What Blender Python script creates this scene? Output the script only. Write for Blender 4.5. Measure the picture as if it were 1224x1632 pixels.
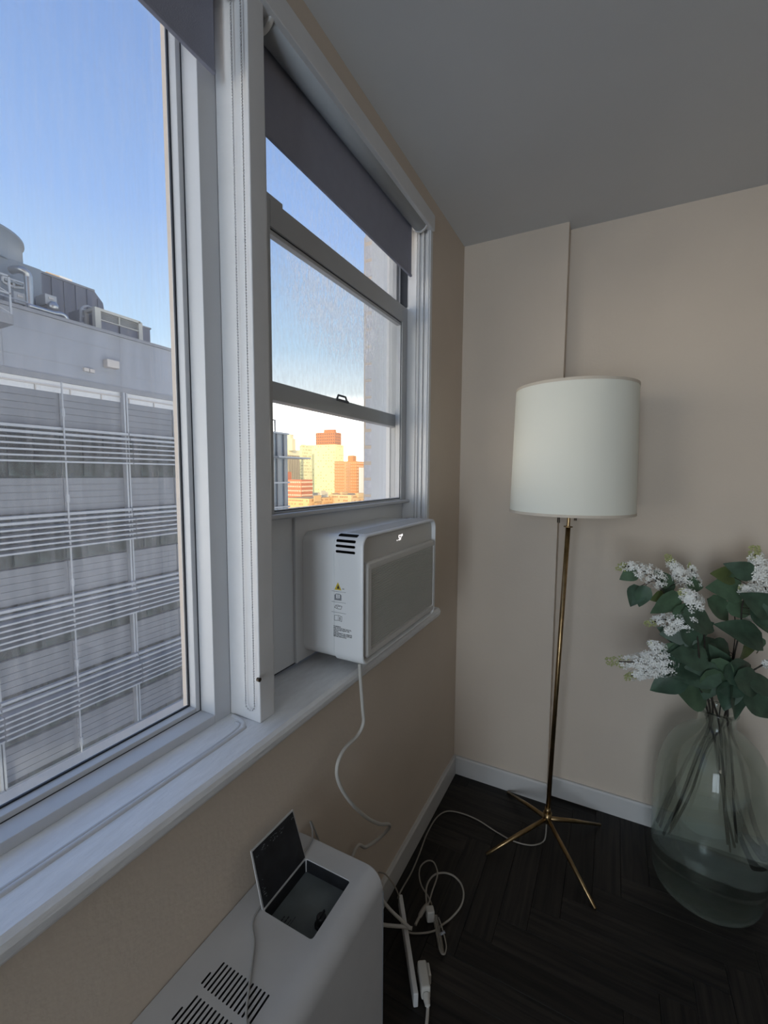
import bpy, bmesh, math, random
import numpy as np
from mathutils import Vector, Matrix
random.seed(7)
for _o in list(bpy.data.objects): bpy.data.objects.remove(_o)
SC = bpy.context.scene; C = SC.collection
# ---------------------------------------------------------------- camera
YAW, PIT, ROL, FPX = 0.48095, -0.08598, 0.00616, 700.0
CAM = Vector((0.633, 0.0, 1.45))
_f = Vector((-math.sin(YAW)*math.cos(PIT), math.cos(YAW)*math.cos(PIT), math.sin(PIT)))
_r = _f.cross(Vector((0, 0, 1))).normalized(); _u = _r.cross(_f)
_r2 = _r*math.cos(ROL)+_u*math.sin(ROL); _u2 = -_r*math.sin(ROL)+_u*math.cos(ROL)
cd = bpy.data.cameras.new('camera'); cam = bpy.data.objects.new('camera', cd); C.objects.link(cam)
cam.matrix_world = Matrix(((_r2.x, _u2.x, -_f.x, CAM.x), (_r2.y, _u2.y, -_f.y, CAM.y), (_r2.z, _u2.z, -_f.z, CAM.z), (0, 0, 0, 1)))
cd.sensor_fit = 'VERTICAL'; cd.sensor_height = 24.0; cd.lens = 24.0*FPX/1632.0; cd.clip_start = 0.02; cd.clip_end = 2000
SC.camera = cam
# measuring helpers: where a sight line meets a plane of the room (used to read positions off the photograph)
def ray(x, y): return _r2*((x-612)/FPX) - _u2*((y-816)/FPX) + _f
def onX(X, x, y): d = ray(x, y); return CAM + d*((X-CAM.x)/d.x)
def onY(Y, x, y): d = ray(x, y); return CAM + d*((Y-CAM.y)/d.y)
def onZ(Z, x, y): d = ray(x, y); return CAM + d*((Z-CAM.z)/d.z)
# ---------------------------------------------------------------- sky, sun, exposure
SC.view_settings.view_transform = 'Standard'; SC.view_settings.look = 'None'
SC.view_settings.gamma = 1.0; SC.view_settings.use_curve_mapping = False
SC.view_settings.exposure = 0.12
W = bpy.data.worlds.new('sky'); SC.world = W; W.use_nodes = True
nt = W.node_tree; nt.nodes.clear()
tc = nt.nodes.new('ShaderNodeTexCoord'); sp = nt.nodes.new('ShaderNodeSeparateXYZ')
rp = nt.nodes.new('ShaderNodeValToRGB'); bg = nt.nodes.new('ShaderNodeBackground'); wo = nt.nodes.new('ShaderNodeOutputWorld')
nt.links.new(tc.outputs['Generated'], sp.inputs[0]); nt.links.new(sp.outputs['Z'], rp.inputs[0])
nt.links.new(rp.outputs[0], bg.inputs[0]); nt.links.new(bg.outputs[0], wo.inputs[0])
cr = rp.color_ramp
SKY = [(0.0, (4.3, 3.8, 3.2)), (.10, (3.9, 3.75, 3.45)), (.175, (.90, .97, 1.0)), (.26, (.53, .72, .92)), (.45, (.31, .48, .83)), (.62, (.21, .355, .69)), (1.0, (.14, .26, .56))]
while len(cr.elements) < len(SKY): cr.elements.new(.5)
for e, (p, c) in zip(cr.elements, SKY): e.position = p; e.color = (*c, 1)
bg.inputs['Strength'].default_value = 1.10
sl = bpy.data.lights.new('sun', 'SUN'); so = bpy.data.objects.new('sun', sl); C.objects.link(so)
sl.energy = 5.0; sl.color = (1.0, .78, .50); sl.angle = math.radians(.6)
_az, _el = math.radians(148), math.radians(13)      # low evening sun, behind the camera's back, beyond the courtyard
sd = Vector((math.sin(_az)*math.cos(_el), math.cos(_az)*math.cos(_el), math.sin(_el)))
so.rotation_euler = (-sd).to_track_quat('-Z', 'Y').to_euler(); so.location = (-5, -5, 20)
H = 2.455; D = 1.969; D2 = 2.035
PORTALS = [((-.17, -.14, 1.64), 1.5, 1.42), ((-.17, 1.17, 1.85), .80, 1.05), ((-.17, -2.35, 1.64), 1.6, 1.42)]
for i, (loc, w, h) in enumerate(PORTALS):           # sampling portals in the window openings (they emit nothing)
    al = bpy.data.lights.new('window_portal', 'AREA'); al.shape = 'RECTANGLE'; al.size = h; al.size_y = w
    ao = bpy.data.objects.new('window_portal', al); C.objects.link(ao); ao.location = loc
    ao.rotation_euler = (0, -math.pi/2, 0); al.cycles.is_portal = True
# unseen fill light added at the front wall, far behind the camera, and the ceiling lamp of the room
FILL = bpy.data.lights.new('added_fill_light', 'AREA'); FILL.shape = 'RECTANGLE'; FILL.size = 1.2; FILL.size_y = 2.0; FILL.energy = 56; FILL.color = (.76, .88, 1.0)
_do = bpy.data.objects.new('added_fill_light', FILL); C.objects.link(_do); _do.location = (.62, -3.24, 1.15); _do.rotation_euler = (math.radians(90), 0, 0)
LAMP = bpy.data.lights.new('ceiling_lamp_light', 'POINT'); LAMP.energy = 4.0; LAMP.color = (1.0, .86, .70); LAMP.shadow_soft_size = .16
_lo = bpy.data.objects.new('ceiling_lamp_light', LAMP); C.objects.link(_lo); _lo.location = (1.3, -1.9, 2.16)

# ---------------------------------------------------------------- materials
def mat(name, col, rough=.6, metal=0., bump=0., bscale=60., var=0., vscale=8., spec=.5, coat=0., emis=None, stretch=(1, 1, 1)):
    m = bpy.data.materials.new(name); m.use_nodes = True; t = m.node_tree; b = t.nodes['Principled BSDF']
    b.inputs['Base Color'].default_value = (*col, 1); b.inputs['Roughness'].default_value = rough
    b.inputs['Metallic'].default_value = metal; b.inputs['Specular IOR Level'].default_value = spec
    b.inputs['Coat Weight'].default_value = coat
    if emis: b.inputs['Emission Color'].default_value = (*emis[0], 1); b.inputs['Emission Strength'].default_value = emis[1]
    if var or bump:
        c = t.nodes.new('ShaderNodeTexCoord'); mp = t.nodes.new('ShaderNodeMapping'); mp.inputs['Scale'].default_value = stretch
        t.links.new(c.outputs['Object'], mp.inputs[0])
    if var:
        n = t.nodes.new('ShaderNodeTexNoise'); n.inputs['Scale'].default_value = vscale; n.inputs['Detail'].default_value = 6
        t.links.new(mp.outputs[0], n.inputs['Vector'])
        r = t.nodes.new('ShaderNodeValToRGB'); t.links.new(n.outputs['Fac'], r.inputs[0])
        r.color_ramp.elements[0].position = .3; r.color_ramp.elements[1].position = .7
        r.color_ramp.elements[0].color = (*[max(0, v*(1-var)) for v in col], 1); r.color_ramp.elements[1].color = (*[min(1, v*(1+var)) for v in col], 1)
        t.links.new(r.outputs[0], b.inputs['Base Color'])
    if bump:
        n2 = t.nodes.new('ShaderNodeTexNoise'); n2.inputs['Scale'].default_value = bscale; n2.inputs['Detail'].default_value = 4
        t.links.new(mp.outputs[0], n2.inputs['Vector'])
        bp = t.nodes.new('ShaderNodeBump'); bp.inputs['Strength'].default_value = bump; bp.inputs['Distance'].default_value = .002
        t.links.new(n2.outputs['Fac'], bp.inputs['Height']); t.links.new(bp.outputs[0], b.inputs['Normal'])
    return m
M = {}
M['cream'] = mat('cream_wall_paint', (.67, .575, .48), .75, bump=.25, bscale=90, var=.03, vscale=3)
M['ceil'] = mat('ceiling_paint', (.66, .67, .68), .8, bump=.15, bscale=60, var=.03, vscale=2)
M['white'] = mat('white_gloss_paint', (.74, .74, .75), .35, bump=.35, bscale=35, var=.03, vscale=12)
M['sillw'] = mat('old_white_sill_paint', (.84, .85, .87), .38, bump=.9, bscale=28, var=.05, vscale=20, stretch=(4, 1, 4))
M['vinyl'] = mat('window_frame_enamel', (.62, .63, .65), .4, var=.03, vscale=6, bump=.05)
M['vinyl2'] = mat('sash_enamel', (.50, .51, .52), .42, var=.04, vscale=6, bump=.05)
M['gasket'] = mat('dark_gasket', (.02, .025, .035), .6)
M['base'] = mat('baseboard_paint', (.62, .61, .60), .4, var=.03, bump=.1)
M['shade'] = mat('roller_fabric', (.33, .34, .42), .9, bump=.3, bscale=500, var=.03, vscale=30)
M['tube'] = mat('roller_tube_fabric', (.42, .45, .48), .8, var=.03)
M['plastic'] = mat('white_plastic', (.72, .72, .72), .35)
M['acw'] = mat('appliance_white', (.84, .85, .86), .32, bump=.05, bscale=200)
M['acf'] = mat('appliance_front', (.66, .645, .62), .42, bump=.04, bscale=200)
M['black'] = mat('black_inside', (.008, .008, .01), .6)
M['ink'] = mat('black_ink', (.03, .03, .035), .6)
M['grey'] = mat('grey_ink', (.25, .26, .28), .6)
M['yellow'] = mat('warning_yellow', (.62, .47, .04), .5)
M['led'] = mat('white_display', (1, 1, 1), .5, emis=((1, .95, .95), 1.3))
M['radw'] = mat('painted_radiator_steel', (.58, .58, .59), .32, bump=.2, bscale=20, var=.04, vscale=10)
M['hatch'] = mat('scraped_black_steel', (.012, .013, .017), .6, var=.5, vscale=30)
M['plate'] = mat('grey_control_plate', (.13, .15, .155), .55, var=.2, vscale=15)
M['brass'] = mat('aged_brass', (.34, .235, .12), .34, metal=1., var=.25, vscale=30)
M['bronze'] = mat('dark_bronze', (.07, .055, .04), .4, metal=.8)
M['cord'] = mat('white_cable', (.56, .54, .50), .5)
M['cord2'] = mat('cream_cable', (.30, .27, .23), .5)
M['chain'] = mat('steel_ball_chain', (.62, .62, .64), .25, metal=1.)
M['stem'] = mat('woody_stem', (.035, .028, .02), .7, var=.3, vscale=80)
M['bud'] = mat('green_bud', (.50, .52, .24), .6)
M['caulk'] = mat('caulk', (.66, .67, .70), .4)

def floor_mat():
    m = mat('dark_oak_floor', (.013, .0115, .011), .50, spec=.3); t = m.node_tree; b = t.nodes['Principled BSDF']
    c = t.nodes.new('ShaderNodeTexCoord'); mp = t.nodes.new('ShaderNodeMapping'); mp.inputs['Scale'].default_value = (3, 60, 3)
    t.links.new(c.outputs['Object'], mp.inputs[0]); oi = t.nodes.new('ShaderNodeObjectInfo')
    ad = t.nodes.new('ShaderNodeVectorMath'); ad.operation = 'ADD'; t.links.new(mp.outputs[0], ad.inputs[0])
    ml = t.nodes.new('ShaderNodeMath'); ml.operation = 'MULTIPLY'; ml.inputs[1].default_value = 50; t.links.new(oi.outputs['Random'], ml.inputs[0]); t.links.new(ml.outputs[0], ad.inputs[1])
    n = t.nodes.new('ShaderNodeTexNoise'); n.inputs['Scale'].default_value = 1.2; n.inputs['Detail'].default_value = 8; t.links.new(ad.outputs[0], n.inputs['Vector'])
    r = t.nodes.new('ShaderNodeValToRGB'); t.links.new(n.outputs['Fac'], r.inputs[0])
    r.color_ramp.elements[0].position = .35; r.color_ramp.elements[1].position = .75
    r.color_ramp.elements[0].color = (.0065, .006, .006, 1); r.color_ramp.elements[1].color = (.030, .025, .021, 1)
    h = t.nodes.new('ShaderNodeHueSaturation'); mr = t.nodes.new('ShaderNodeMapRange'); mr.inputs[3].default_value = .7; mr.inputs[4].default_value = 1.35
    t.links.new(oi.outputs['Random'], mr.inputs[0]); t.links.new(mr.outputs[0], h.inputs['Value']); t.links.new(r.outputs[0], h.inputs['Color']); t.links.new(h.outputs[0], b.inputs['Base Color'])
    bp = t.nodes.new('ShaderNodeBump'); bp.inputs['Strength'].default_value = .5; bp.inputs['Distance'].default_value = .001
    t.links.new(n.outputs['Fac'], bp.inputs['Height']); t.links.new(bp.outputs[0], b.inputs['Normal'])
    return m
M['floor'] = floor_mat()

def glass_mat(name, tint, veil, streak, patch=None, gloss=.05, scale=(30, 30, 3)):
    """thin pane: clear, a little reflective, dusted with translucent dirt"""
    m = bpy.data.materials.new(name); m.use_nodes = True; t = m.node_tree; t.nodes.clear()
    out = t.nodes.new('ShaderNodeOutputMaterial'); tr = t.nodes.new('ShaderNodeBsdfTransparent'); tr.inputs[0].default_value = (*tint, 1)
    gl = t.nodes.new('ShaderNodeBsdfGlossy'); gl.inputs['Roughness'].default_value = .02
    tl = t.nodes.new('ShaderNodeBsdfTranslucent'); tl.inputs[0].default_value = (.97, .97, .98, 1)
    c = t.nodes.new('ShaderNodeTexCoord'); mp = t.nodes.new('ShaderNodeMapping'); mp.inputs['Scale'].default_value = scale
    t.links.new(c.outputs['Object'], mp.inputs[0])
    n = t.nodes.new('ShaderNodeTexNoise'); n.inputs['Scale'].default_value = 3; n.inputs['Detail'].default_value = 10; n.inputs['Roughness'].default_value = .7
    t.links.new(mp.outputs[0], n.inputs['Vector'])
    n2 = t.nodes.new('ShaderNodeTexNoise'); n2.inputs['Scale'].default_value = 2.2; n2.inputs['Detail'].default_value = 3; t.links.new(c.outputs['Object'], n2.inputs['Vector'])
    r = t.nodes.new('ShaderNodeMapRange'); r.inputs[1].default_value = .42; r.inputs[2].default_value = .72; r.inputs[3].default_value = veil*.5; r.inputs[4].default_value = streak
    t.links.new(n.outputs['Fac'], r.inputs[0])
    mu = t.nodes.new('ShaderNodeMath'); mu.operation = 'MULTIPLY_ADD'; t.links.new(r.outputs[0], mu.inputs[0]); mu.inputs[2].default_value = veil*.6
    r2 = t.nodes.new('ShaderNodeMapRange'); r2.inputs[1].default_value = .3; r2.inputs[2].default_value = .7; r2.inputs[3].default_value = .35; r2.inputs[4].default_value = 1.2
    t.links.new(n2.outputs['Fac'], r2.inputs[0]); t.links.new(r2.outputs[0], mu.inputs[1]); fac = mu.outputs[0]
    if patch:   # dust patch standing in for a bright sheen: centre (object coordinates), radii, extra
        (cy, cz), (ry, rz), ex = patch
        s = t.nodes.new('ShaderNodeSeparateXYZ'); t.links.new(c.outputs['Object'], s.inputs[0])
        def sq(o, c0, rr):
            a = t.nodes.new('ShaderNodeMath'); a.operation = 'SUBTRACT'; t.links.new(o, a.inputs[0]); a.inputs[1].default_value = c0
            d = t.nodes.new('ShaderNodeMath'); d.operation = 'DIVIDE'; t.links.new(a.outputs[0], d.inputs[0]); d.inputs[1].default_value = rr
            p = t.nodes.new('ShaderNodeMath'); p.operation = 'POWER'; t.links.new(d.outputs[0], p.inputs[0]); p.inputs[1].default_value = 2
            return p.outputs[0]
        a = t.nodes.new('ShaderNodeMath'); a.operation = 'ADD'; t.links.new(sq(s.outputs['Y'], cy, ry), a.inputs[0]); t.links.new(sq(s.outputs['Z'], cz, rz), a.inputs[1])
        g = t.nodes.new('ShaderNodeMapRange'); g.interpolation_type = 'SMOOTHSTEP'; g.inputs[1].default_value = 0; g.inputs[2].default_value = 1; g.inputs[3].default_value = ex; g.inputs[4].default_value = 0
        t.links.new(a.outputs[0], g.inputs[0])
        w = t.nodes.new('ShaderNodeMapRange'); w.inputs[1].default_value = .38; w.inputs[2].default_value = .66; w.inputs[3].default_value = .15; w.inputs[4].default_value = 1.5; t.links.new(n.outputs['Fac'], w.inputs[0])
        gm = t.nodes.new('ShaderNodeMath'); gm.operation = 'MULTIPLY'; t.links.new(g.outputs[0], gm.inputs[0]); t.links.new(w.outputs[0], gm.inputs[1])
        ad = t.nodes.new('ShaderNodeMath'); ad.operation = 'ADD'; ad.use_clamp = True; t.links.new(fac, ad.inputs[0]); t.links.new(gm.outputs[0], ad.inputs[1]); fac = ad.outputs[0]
    m1 = t.nodes.new('ShaderNodeMixShader'); t.links.new(fac, m1.inputs[0]); t.links.new(tr.outputs[0], m1.inputs[1]); t.links.new(tl.outputs[0], m1.inputs[2])
    m2 = t.nodes.new('ShaderNodeMixShader'); lw = t.nodes.new('ShaderNodeLayerWeight'); lw.inputs[0].default_value = .5
    pw = t.nodes.new('ShaderNodeMath'); pw.operation = 'POWER'; pw.inputs[1].default_value = 5; t.links.new(lw.outputs['Facing'], pw.inputs[0])
    fr = t.nodes.new('ShaderNodeMath'); fr.operation = 'MULTIPLY_ADD'; fr.inputs[1].default_value = .6; fr.inputs[2].default_value = gloss*.6; t.links.new(pw.outputs[0], fr.inputs[0])
    t.links.new(fr.outputs[0], m2.inputs[0]); t.links.new(m1.outputs[0], m2.inputs[1]); t.links.new(gl.outputs[0], m2.inputs[2]); t.links.new(m2.outputs[0], out.inputs[0])
    return m
M['pane1'] = glass_mat('dusty_window_glass', (.95, .97, .98), .05, .12)
M['pane_low'] = glass_mat('clean_window_glass', (.97, .98, .98), .012, .03)
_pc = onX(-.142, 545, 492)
M['pane_up'] = glass_mat('grimy_sheen_glass', (.97, .98, .98), .03, .24, patch=((_pc.y-1.17, _pc.z-.928), (.34, .20), .32), scale=(34, 34, 11))  # streaks are grime; the patch is dust painted in place of a sheen

def vase_mat():
    m = bpy.data.materials.new('green_bottle_glass'); m.use_nodes = True; t = m.node_tree; b = t.nodes['Principled BSDF']
    b.inputs['Base Color'].default_value = (.94, .98, .965, 1); b.inputs['Roughness'].default_value = .01; b.inputs['IOR'].default_value = 1.46; b.inputs['Transmission Weight'].default_value = 1
    n = t.nodes.new('ShaderNodeTexNoise'); n.inputs['Scale'].default_value = 9; c = t.nodes.new('ShaderNodeTexCoord'); t.links.new(c.outputs['Object'], n.inputs['Vector'])
    bp = t.nodes.new('ShaderNodeBump'); bp.inputs['Strength'].default_value = .25; bp.inputs['Distance'].default_value = .004; t.links.new(n.outputs['Fac'], bp.inputs['Height']); t.links.new(bp.outputs[0], b.inputs['Normal'])
    out = t.nodes['Material Output']; tr = t.nodes.new('ShaderNodeBsdfTransparent'); tr.inputs[0].default_value = (.91, .945, .93, 1)
    mx = t.nodes.new('ShaderNodeMixShader'); mx.inputs[0].default_value = .55
    t.links.new(b.outputs[0], mx.inputs[1]); t.links.new(tr.outputs[0], mx.inputs[2]); t.links.new(mx.outputs[0], out.inputs[0])
    return m
M['vase'] = vase_mat()
def thin_mat(name, col, trans, rough=.8, var=0, vscale=8):
    m = mat(name, col, rough, var=var, vscale=vscale); t = m.node_tree; b = t.nodes['Principled BSDF']; out = t.nodes['Material Output']
    tl = t.nodes.new('ShaderNodeBsdfTranslucent'); tl.inputs[0].default_value = (*col, 1); mx = t.nodes.new('ShaderNodeMixShader'); mx.inputs[0].default_value = trans
    t.links.new(b.outputs[0], mx.inputs[1]); t.links.new(tl.outputs[0], mx.inputs[2]); t.links.new(mx.outputs[0], out.inputs[0]); return m
M['lshade'] = thin_mat('cream_lampshade', (.95, .94, .84), .12, .85)
M['ltape'] = mat('lampshade_trim', (.66, .58, .48), .8)
M['petal'] = thin_mat('white_petals', (.97, .97, .93), .15)
M['leafd'] = thin_mat('dark_leaf', (.062, .110, .072), .12, .5, var=.35, vscale=25)
M['leafm'] = thin_mat('mid_leaf', (.10, .17, .10), .15, .5, var=.3, vscale=25)
M['leafl'] = thin_mat('olive_leaf', (.13, .17, .06), .2, .5, var=.3, vscale=25)

# ---------------------------------------------------------------- geometry helpers
def wloc(o):
    v = Vector((0, 0, 0))
    while o is not None: v += o.location; o = o.parent
    return v
def link(name, me, m, parent=None, smooth=False, bevel=0, origin=None, seg=2, kind=None, label=None):
    """me is in world coordinates; it is shifted so that its object sits at its parent's place (or at its own base)"""
    if parent is not None: off = wloc(parent)
    else:
        if origin is None:
            vs = np.array([v.co[:] for v in me.vertices]); lo = vs.min(0); hi = vs.max(0); origin = ((lo[0]+hi[0])/2, (lo[1]+hi[1])/2, lo[2])
        off = Vector(origin)
    me.transform(Matrix.Translation(-off))
    o = bpy.data.objects.new(name, me); C.objects.link(o)
    if parent is not None: o.parent = parent
    else: o.location = off
    if m is not None: me.materials.append(M[m] if isinstance(m, str) else m)
    if smooth: me.shade_smooth()
    if bevel:
        b = o.modifiers.new('bevel', 'BEVEL'); b.width = bevel; b.segments = seg; b.limit_method = 'ANGLE'; b.angle_limit = math.radians(40); me.shade_smooth()
        o.modifiers.new('wn', 'WEIGHTED_NORMAL').keep_sharp = True
    if kind: o['kind'] = kind
    if label: o['label'] = label
    return o
class MB:
    def __init__(s): s.v = []; s.f = []; s.mi = []; s.cur = 0
    def add(s, vs, fs):
        n = len(s.v); s.v += [tuple(v) for v in vs]; s.f += [tuple(i+n for i in f) for f in fs]; s.mi += [s.cur]*len(fs); return s
    def box(s, x0, x1, y0, y1, z0, z1):
        x0, x1 = min(x0, x1), max(x0, x1); y0, y1 = min(y0, y1), max(y0, y1); z0, z1 = min(z0, z1), max(z0, z1)
        return s.add([(x0, y0, z0), (x1, y0, z0), (x1, y1, z0), (x0, y1, z0), (x0, y0, z1), (x1, y0, z1), (x1, y1, z1), (x0, y1, z1)],
                     [(0, 3, 2, 1), (4, 5, 6, 7), (0, 1, 5, 4), (1, 2, 6, 5), (2, 3, 7, 6), (3, 0, 4, 7)])
    def tube(s, pts, r, n=8, caps=True):
        pts = [Vector(p) for p in pts]; rs = r if isinstance(r, (list, tuple)) else [r]*len(pts); vs = []; fs = []
        a = None
        for i, p in enumerate(pts):
            t = (pts[min(i+1, len(pts)-1)]-pts[max(i-1, 0)]).normalized()
            if a is None: a = t.orthogonal().normalized()
            a = (a - t*a.dot(t)); a = a.normalized() if a.length > 1e-6 else t.orthogonal().normalized(); b = t.cross(a)
            for k in range(n):
                q = 2*math.pi*k/n; vs.append(p + (a*math.cos(q)+b*math.sin(q))*rs[i])
        for i in range(len(pts)-1):
            for k in range(n): fs.append((i*n+k, i*n+(k+1) % n, (i+1)*n+(k+1) % n, (i+1)*n+k))
        if caps: fs.append(tuple(range(n-1, -1, -1))); fs.append(tuple((len(pts)-1)*n+k for k in range(n)))
        return s.add(vs, fs)
    def prism(s, poly, axis, a0, a1):
        """poly of 2D points in the other two axes (in xyz order) extruded along axis"""
        def P(p, a):
            q = list(p); q.insert(axis, a); return tuple(q)
        n = len(poly); vs = [P(p, a0) for p in poly]+[P(p, a1) for p in poly]
        fs = [tuple(range(n)), tuple(range(2*n-1, n-1, -1))]+[(i, i+n, (i+1) % n+n, (i+1) % n) for i in range(n)]
        return s.add(vs, fs)
    def lathe(s, prof, c, n=40):
        vs = []; fs = []
        for r, z in prof:
            for k in range(n): q = 2*math.pi*k/n; vs.append((c[0]+r*math.cos(q), c[1]+r*math.sin(q), c[2]+z))
        for i in range(len(prof)-1):
            for k in range(n): fs.append((i*n+k, i*n+(k+1) % n, (i+1)*n+(k+1) % n, (i+1)*n+k))
        return s.add(vs, fs)
    def mesh(s, name='m', fix=True):
        me = bpy.data.meshes.new(name); me.from_pydata(s.v, [], s.f)
        if any(s.mi): me.polygons.foreach_set('material_index', s.mi)
        if fix:
            b = bmesh.new(); b.from_mesh(me); bmesh.ops.recalc_face_normals(b, faces=b.faces); b.to_mesh(me); b.free()
        return me
    def obj(s, name, m, parent=None, **k): return link(name, s.mesh(name), m, parent, **k)
def box(name, m, parent, *b, **k): return MB().box(*b).obj(name, m, parent, **k)
def empty(name, loc, label=None, cat=None, group=None, kind=None):
    o = bpy.data.objects.new(name, None); C.objects.link(o); o.location = loc; o.empty_display_size = .05
    return tag(o, label, cat, group, kind)
def tag(o, label=None, cat=None, group=None, kind=None):
    if label: o['label'] = label
    if cat: o['category'] = cat
    if group: o['group'] = group
    if kind: o['kind'] = kind
    return o
def struct(o): o['kind'] = 'structure'; return o
def rrect(y0, y1, z0, z1, r, n=6):
    p = []
    for cx, cz, a in ((y1-r, z1-r, 0), (y0+r, z1-r, 90), (y0+r, z0+r, 180), (y1-r, z0+r, 270)):
        for k in range(n+1): q = math.radians(a+90*k/n); p.append((cx+r*math.cos(q), cz+r*math.sin(q)))
    return p
def smooth_path(pts, n=8):
    pts = [Vector(p) for p in pts]; out = []
    for i in range(len(pts)-1):
        p0 = pts[max(i-1, 0)]; p1 = pts[i]; p2 = pts[i+1]; p3 = pts[min(i+2, len(pts)-1)]
        for k in range(n):
            t = k/n; out.append(.5*((2*p1)+(p2-p0)*t+(2*p0-5*p1+4*p2-p3)*t*t+(3*p1-p0-3*p2+p3)*t**3))
    out.append(pts[-1]); return out
def cut(me, cutter):
    """boolean difference done once, in mesh code"""
    a = bpy.data.objects.new('a', me); b = bpy.data.objects.new('b', cutter); C.objects.link(a); C.objects.link(b)
    md = a.modifiers.new('c', 'BOOLEAN'); md.operation = 'DIFFERENCE'; md.object = b; md.solver = 'EXACT'
    dg = bpy.context.evaluated_depsgraph_get(); r = bpy.data.meshes.new_from_object(a.evaluated_get(dg))
    bpy.data.objects.remove(a); bpy.data.objects.remove(b); return r
def text_mesh(s, size, org, ax, up, ext=.0001, bold=0.):
    c = bpy.data.curves.new('t', 'FONT'); c.body = s; c.size = size; c.extrude = ext; c.offset = bold; c.space_line = .95
    o = bpy.data.objects.new('t', c); C.objects.link(o); bpy.context.view_layer.update()
    me = bpy.data.meshes.new_from_object(o.evaluated_get(bpy.context.evaluated_depsgraph_get())); bpy.data.objects.remove(o)
    me.materials.clear(); ax = Vector(ax).normalized(); up = Vector(up).normalized(); n = ax.cross(up)
    me.transform(Matrix(((ax.x, up.x, n.x, org[0]), (ax.y, up.y, n.y, org[1]), (ax.z, up.z, n.z, org[2]), (0, 0, 0, 1)))); return me

# ================================================================ ROOM SHELL
RX, RY = 3.7, -3.3
YL, YR = -.92, 1.572           # the pair of windows
ST = .928                      # sill top
w = MB(); T = -.29
w.box(T, 0, RY, D2+.2, -.12, .89); w.box(-.165, 0, RY, D2+.2, 2.385, H+.1); w.box(T, -.165, RY, D2+.2, 2.62, 2.69)
w.box(T, 0, YR+.012, D2+.2, .89, 2.385); w.box(T, 0, -1.55, YL, .89, 2.385); w.box(T, 0, RY, -3.15, .89, 2.385)
w.box(-.20, -.165, .63, .77, .89, 2.385)
struct(w.obj('wall_left', 'cream', origin=(0, 0, 0)))
w = MB(); w.box(-.0, .43, D, D2+.2, -.12, H+.1); w.box(.43, RX+.1, D2, D2+.2, -.12, H+.1)
struct(w.obj('wall_back', 'cream', origin=(1, 2, 0)))
struct(box('wall_right', mat('brown_wall', (.34, .27, .20), .8), None, RX, RX+.12, RY, D2, 0, H+.1)); struct(box('wall_front', 'cream', None, T, RX+.12, RY-.12, RY, 0, H+.1))  # wall_right is unseen, coloured dark so that it bounces less light
struct(box('ceiling', 'ceil', None, .0, RX, RY, D2, H, H+.15))
fl = struct(box('floor', mat('subfloor', (.02, .018, .017), .6), None, 0, RX, RY, D2, -.12, -.011, origin=(1, 1, -.12)))
# herringbone blocks
PL, PW = .45, .09
def plank_mesh(L, Wd, vertical):
    me = bpy.data.meshes.new('plank'); b = bmesh.new(); bmesh.ops.create_cube(b, size=1)
    bmesh.ops.scale(b, vec=(L-.0008, Wd-.0008, .012), verts=b.verts)
    top = [e for e in b.edges if all(v.co.z > 0 for v in e.verts)]
    bmesh.ops.bevel(b, geom=top, offset=.0006, segments=1, affect='EDGES'); b.to_mesh(me); b.free(); me.materials.append(M['floor']); return me
pm = plank_mesh(PL, PW, False); n_r = int(PL/PW); k = 0
off = wloc(fl)
# standard herringbone with blocks along X and along Y; only those wholly inside the seen part of the room
for i in range(-30, 60):
    for j in range(-12, 14):
        for o_ in (0, 1):
            bx = i*PW + j*(PL+PW) ; by = i*PW - j*(PL-PW)
            bx = i*PW + j*PL; by = i*PW - j*PL
            if o_ == 0: x0, x1, y0, y1 = bx, bx+PL, by, by+PW
            else: x0, x1, y0, y1 = bx, bx+PW, by+PW, by+PW+PL
            X0, X1, Y0, Y1 = 0.002, 2.05, .45, D2-.002
            cx0, cx1, cy0, cy1 = max(x0, X0), min(x1, X1), max(y0, Y0), min(y1, Y1)
            if cx1-cx0 < .015 or cy1-cy0 < .015: continue
            if cx0 < .43 and cy1 > D-.002: cy1 = D-.002
            if cy1-cy0 < .015: continue
            p = bpy.data.objects.new('plank', pm); C.objects.link(p); p.parent = fl; k += 1
            lx, ly = cx1-cx0, cy1-cy0
            loc = Vector(((cx0+cx1)/2, (cy0+cy1)/2, -.006+random.uniform(-.0002, .0003))) - off
            p.location = loc
            if o_ == 0: p.scale = (lx/PL, ly/PW, 1)
            else: p.rotation_euler.z = math.pi/2; p.scale = (ly/PL, lx/PW, 1)
print('planks', k)
# the rest of the floor, beyond the seen part
m_ = MB().box(0.002, RX, RY, .448, -.011, 0).box(2.052, RX, .452, D2, -.011, 0); m_.obj('far_boards', 'floor', fl)
# baseboards
def bb(poly): return poly
m_ = MB(); m_.prism([(0, 0), (.014, 0), (.014, .082), (.009, .089), (0, .089)], 1, .80, D-.001); struct(m_.obj('baseboard_left', 'base', origin=(0, 1.4, 0)))
m_ = MB(); m_.prism([(D-.014, 0), (D, 0), (D, .089), (D-.009, .089), (D-.014, .082)], 0, .014, .43)
m_.box(.43, .444, D-.014, D2-.001, 0, .085)
m_.prism([(D2-.014, 0), (D2, 0), (D2, .089), (D2-.009, .089), (D2-.014, .082)], 0, .444, RX)
struct(m_.obj('baseboard_back', 'base', origin=(1, D, 0)))
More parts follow.
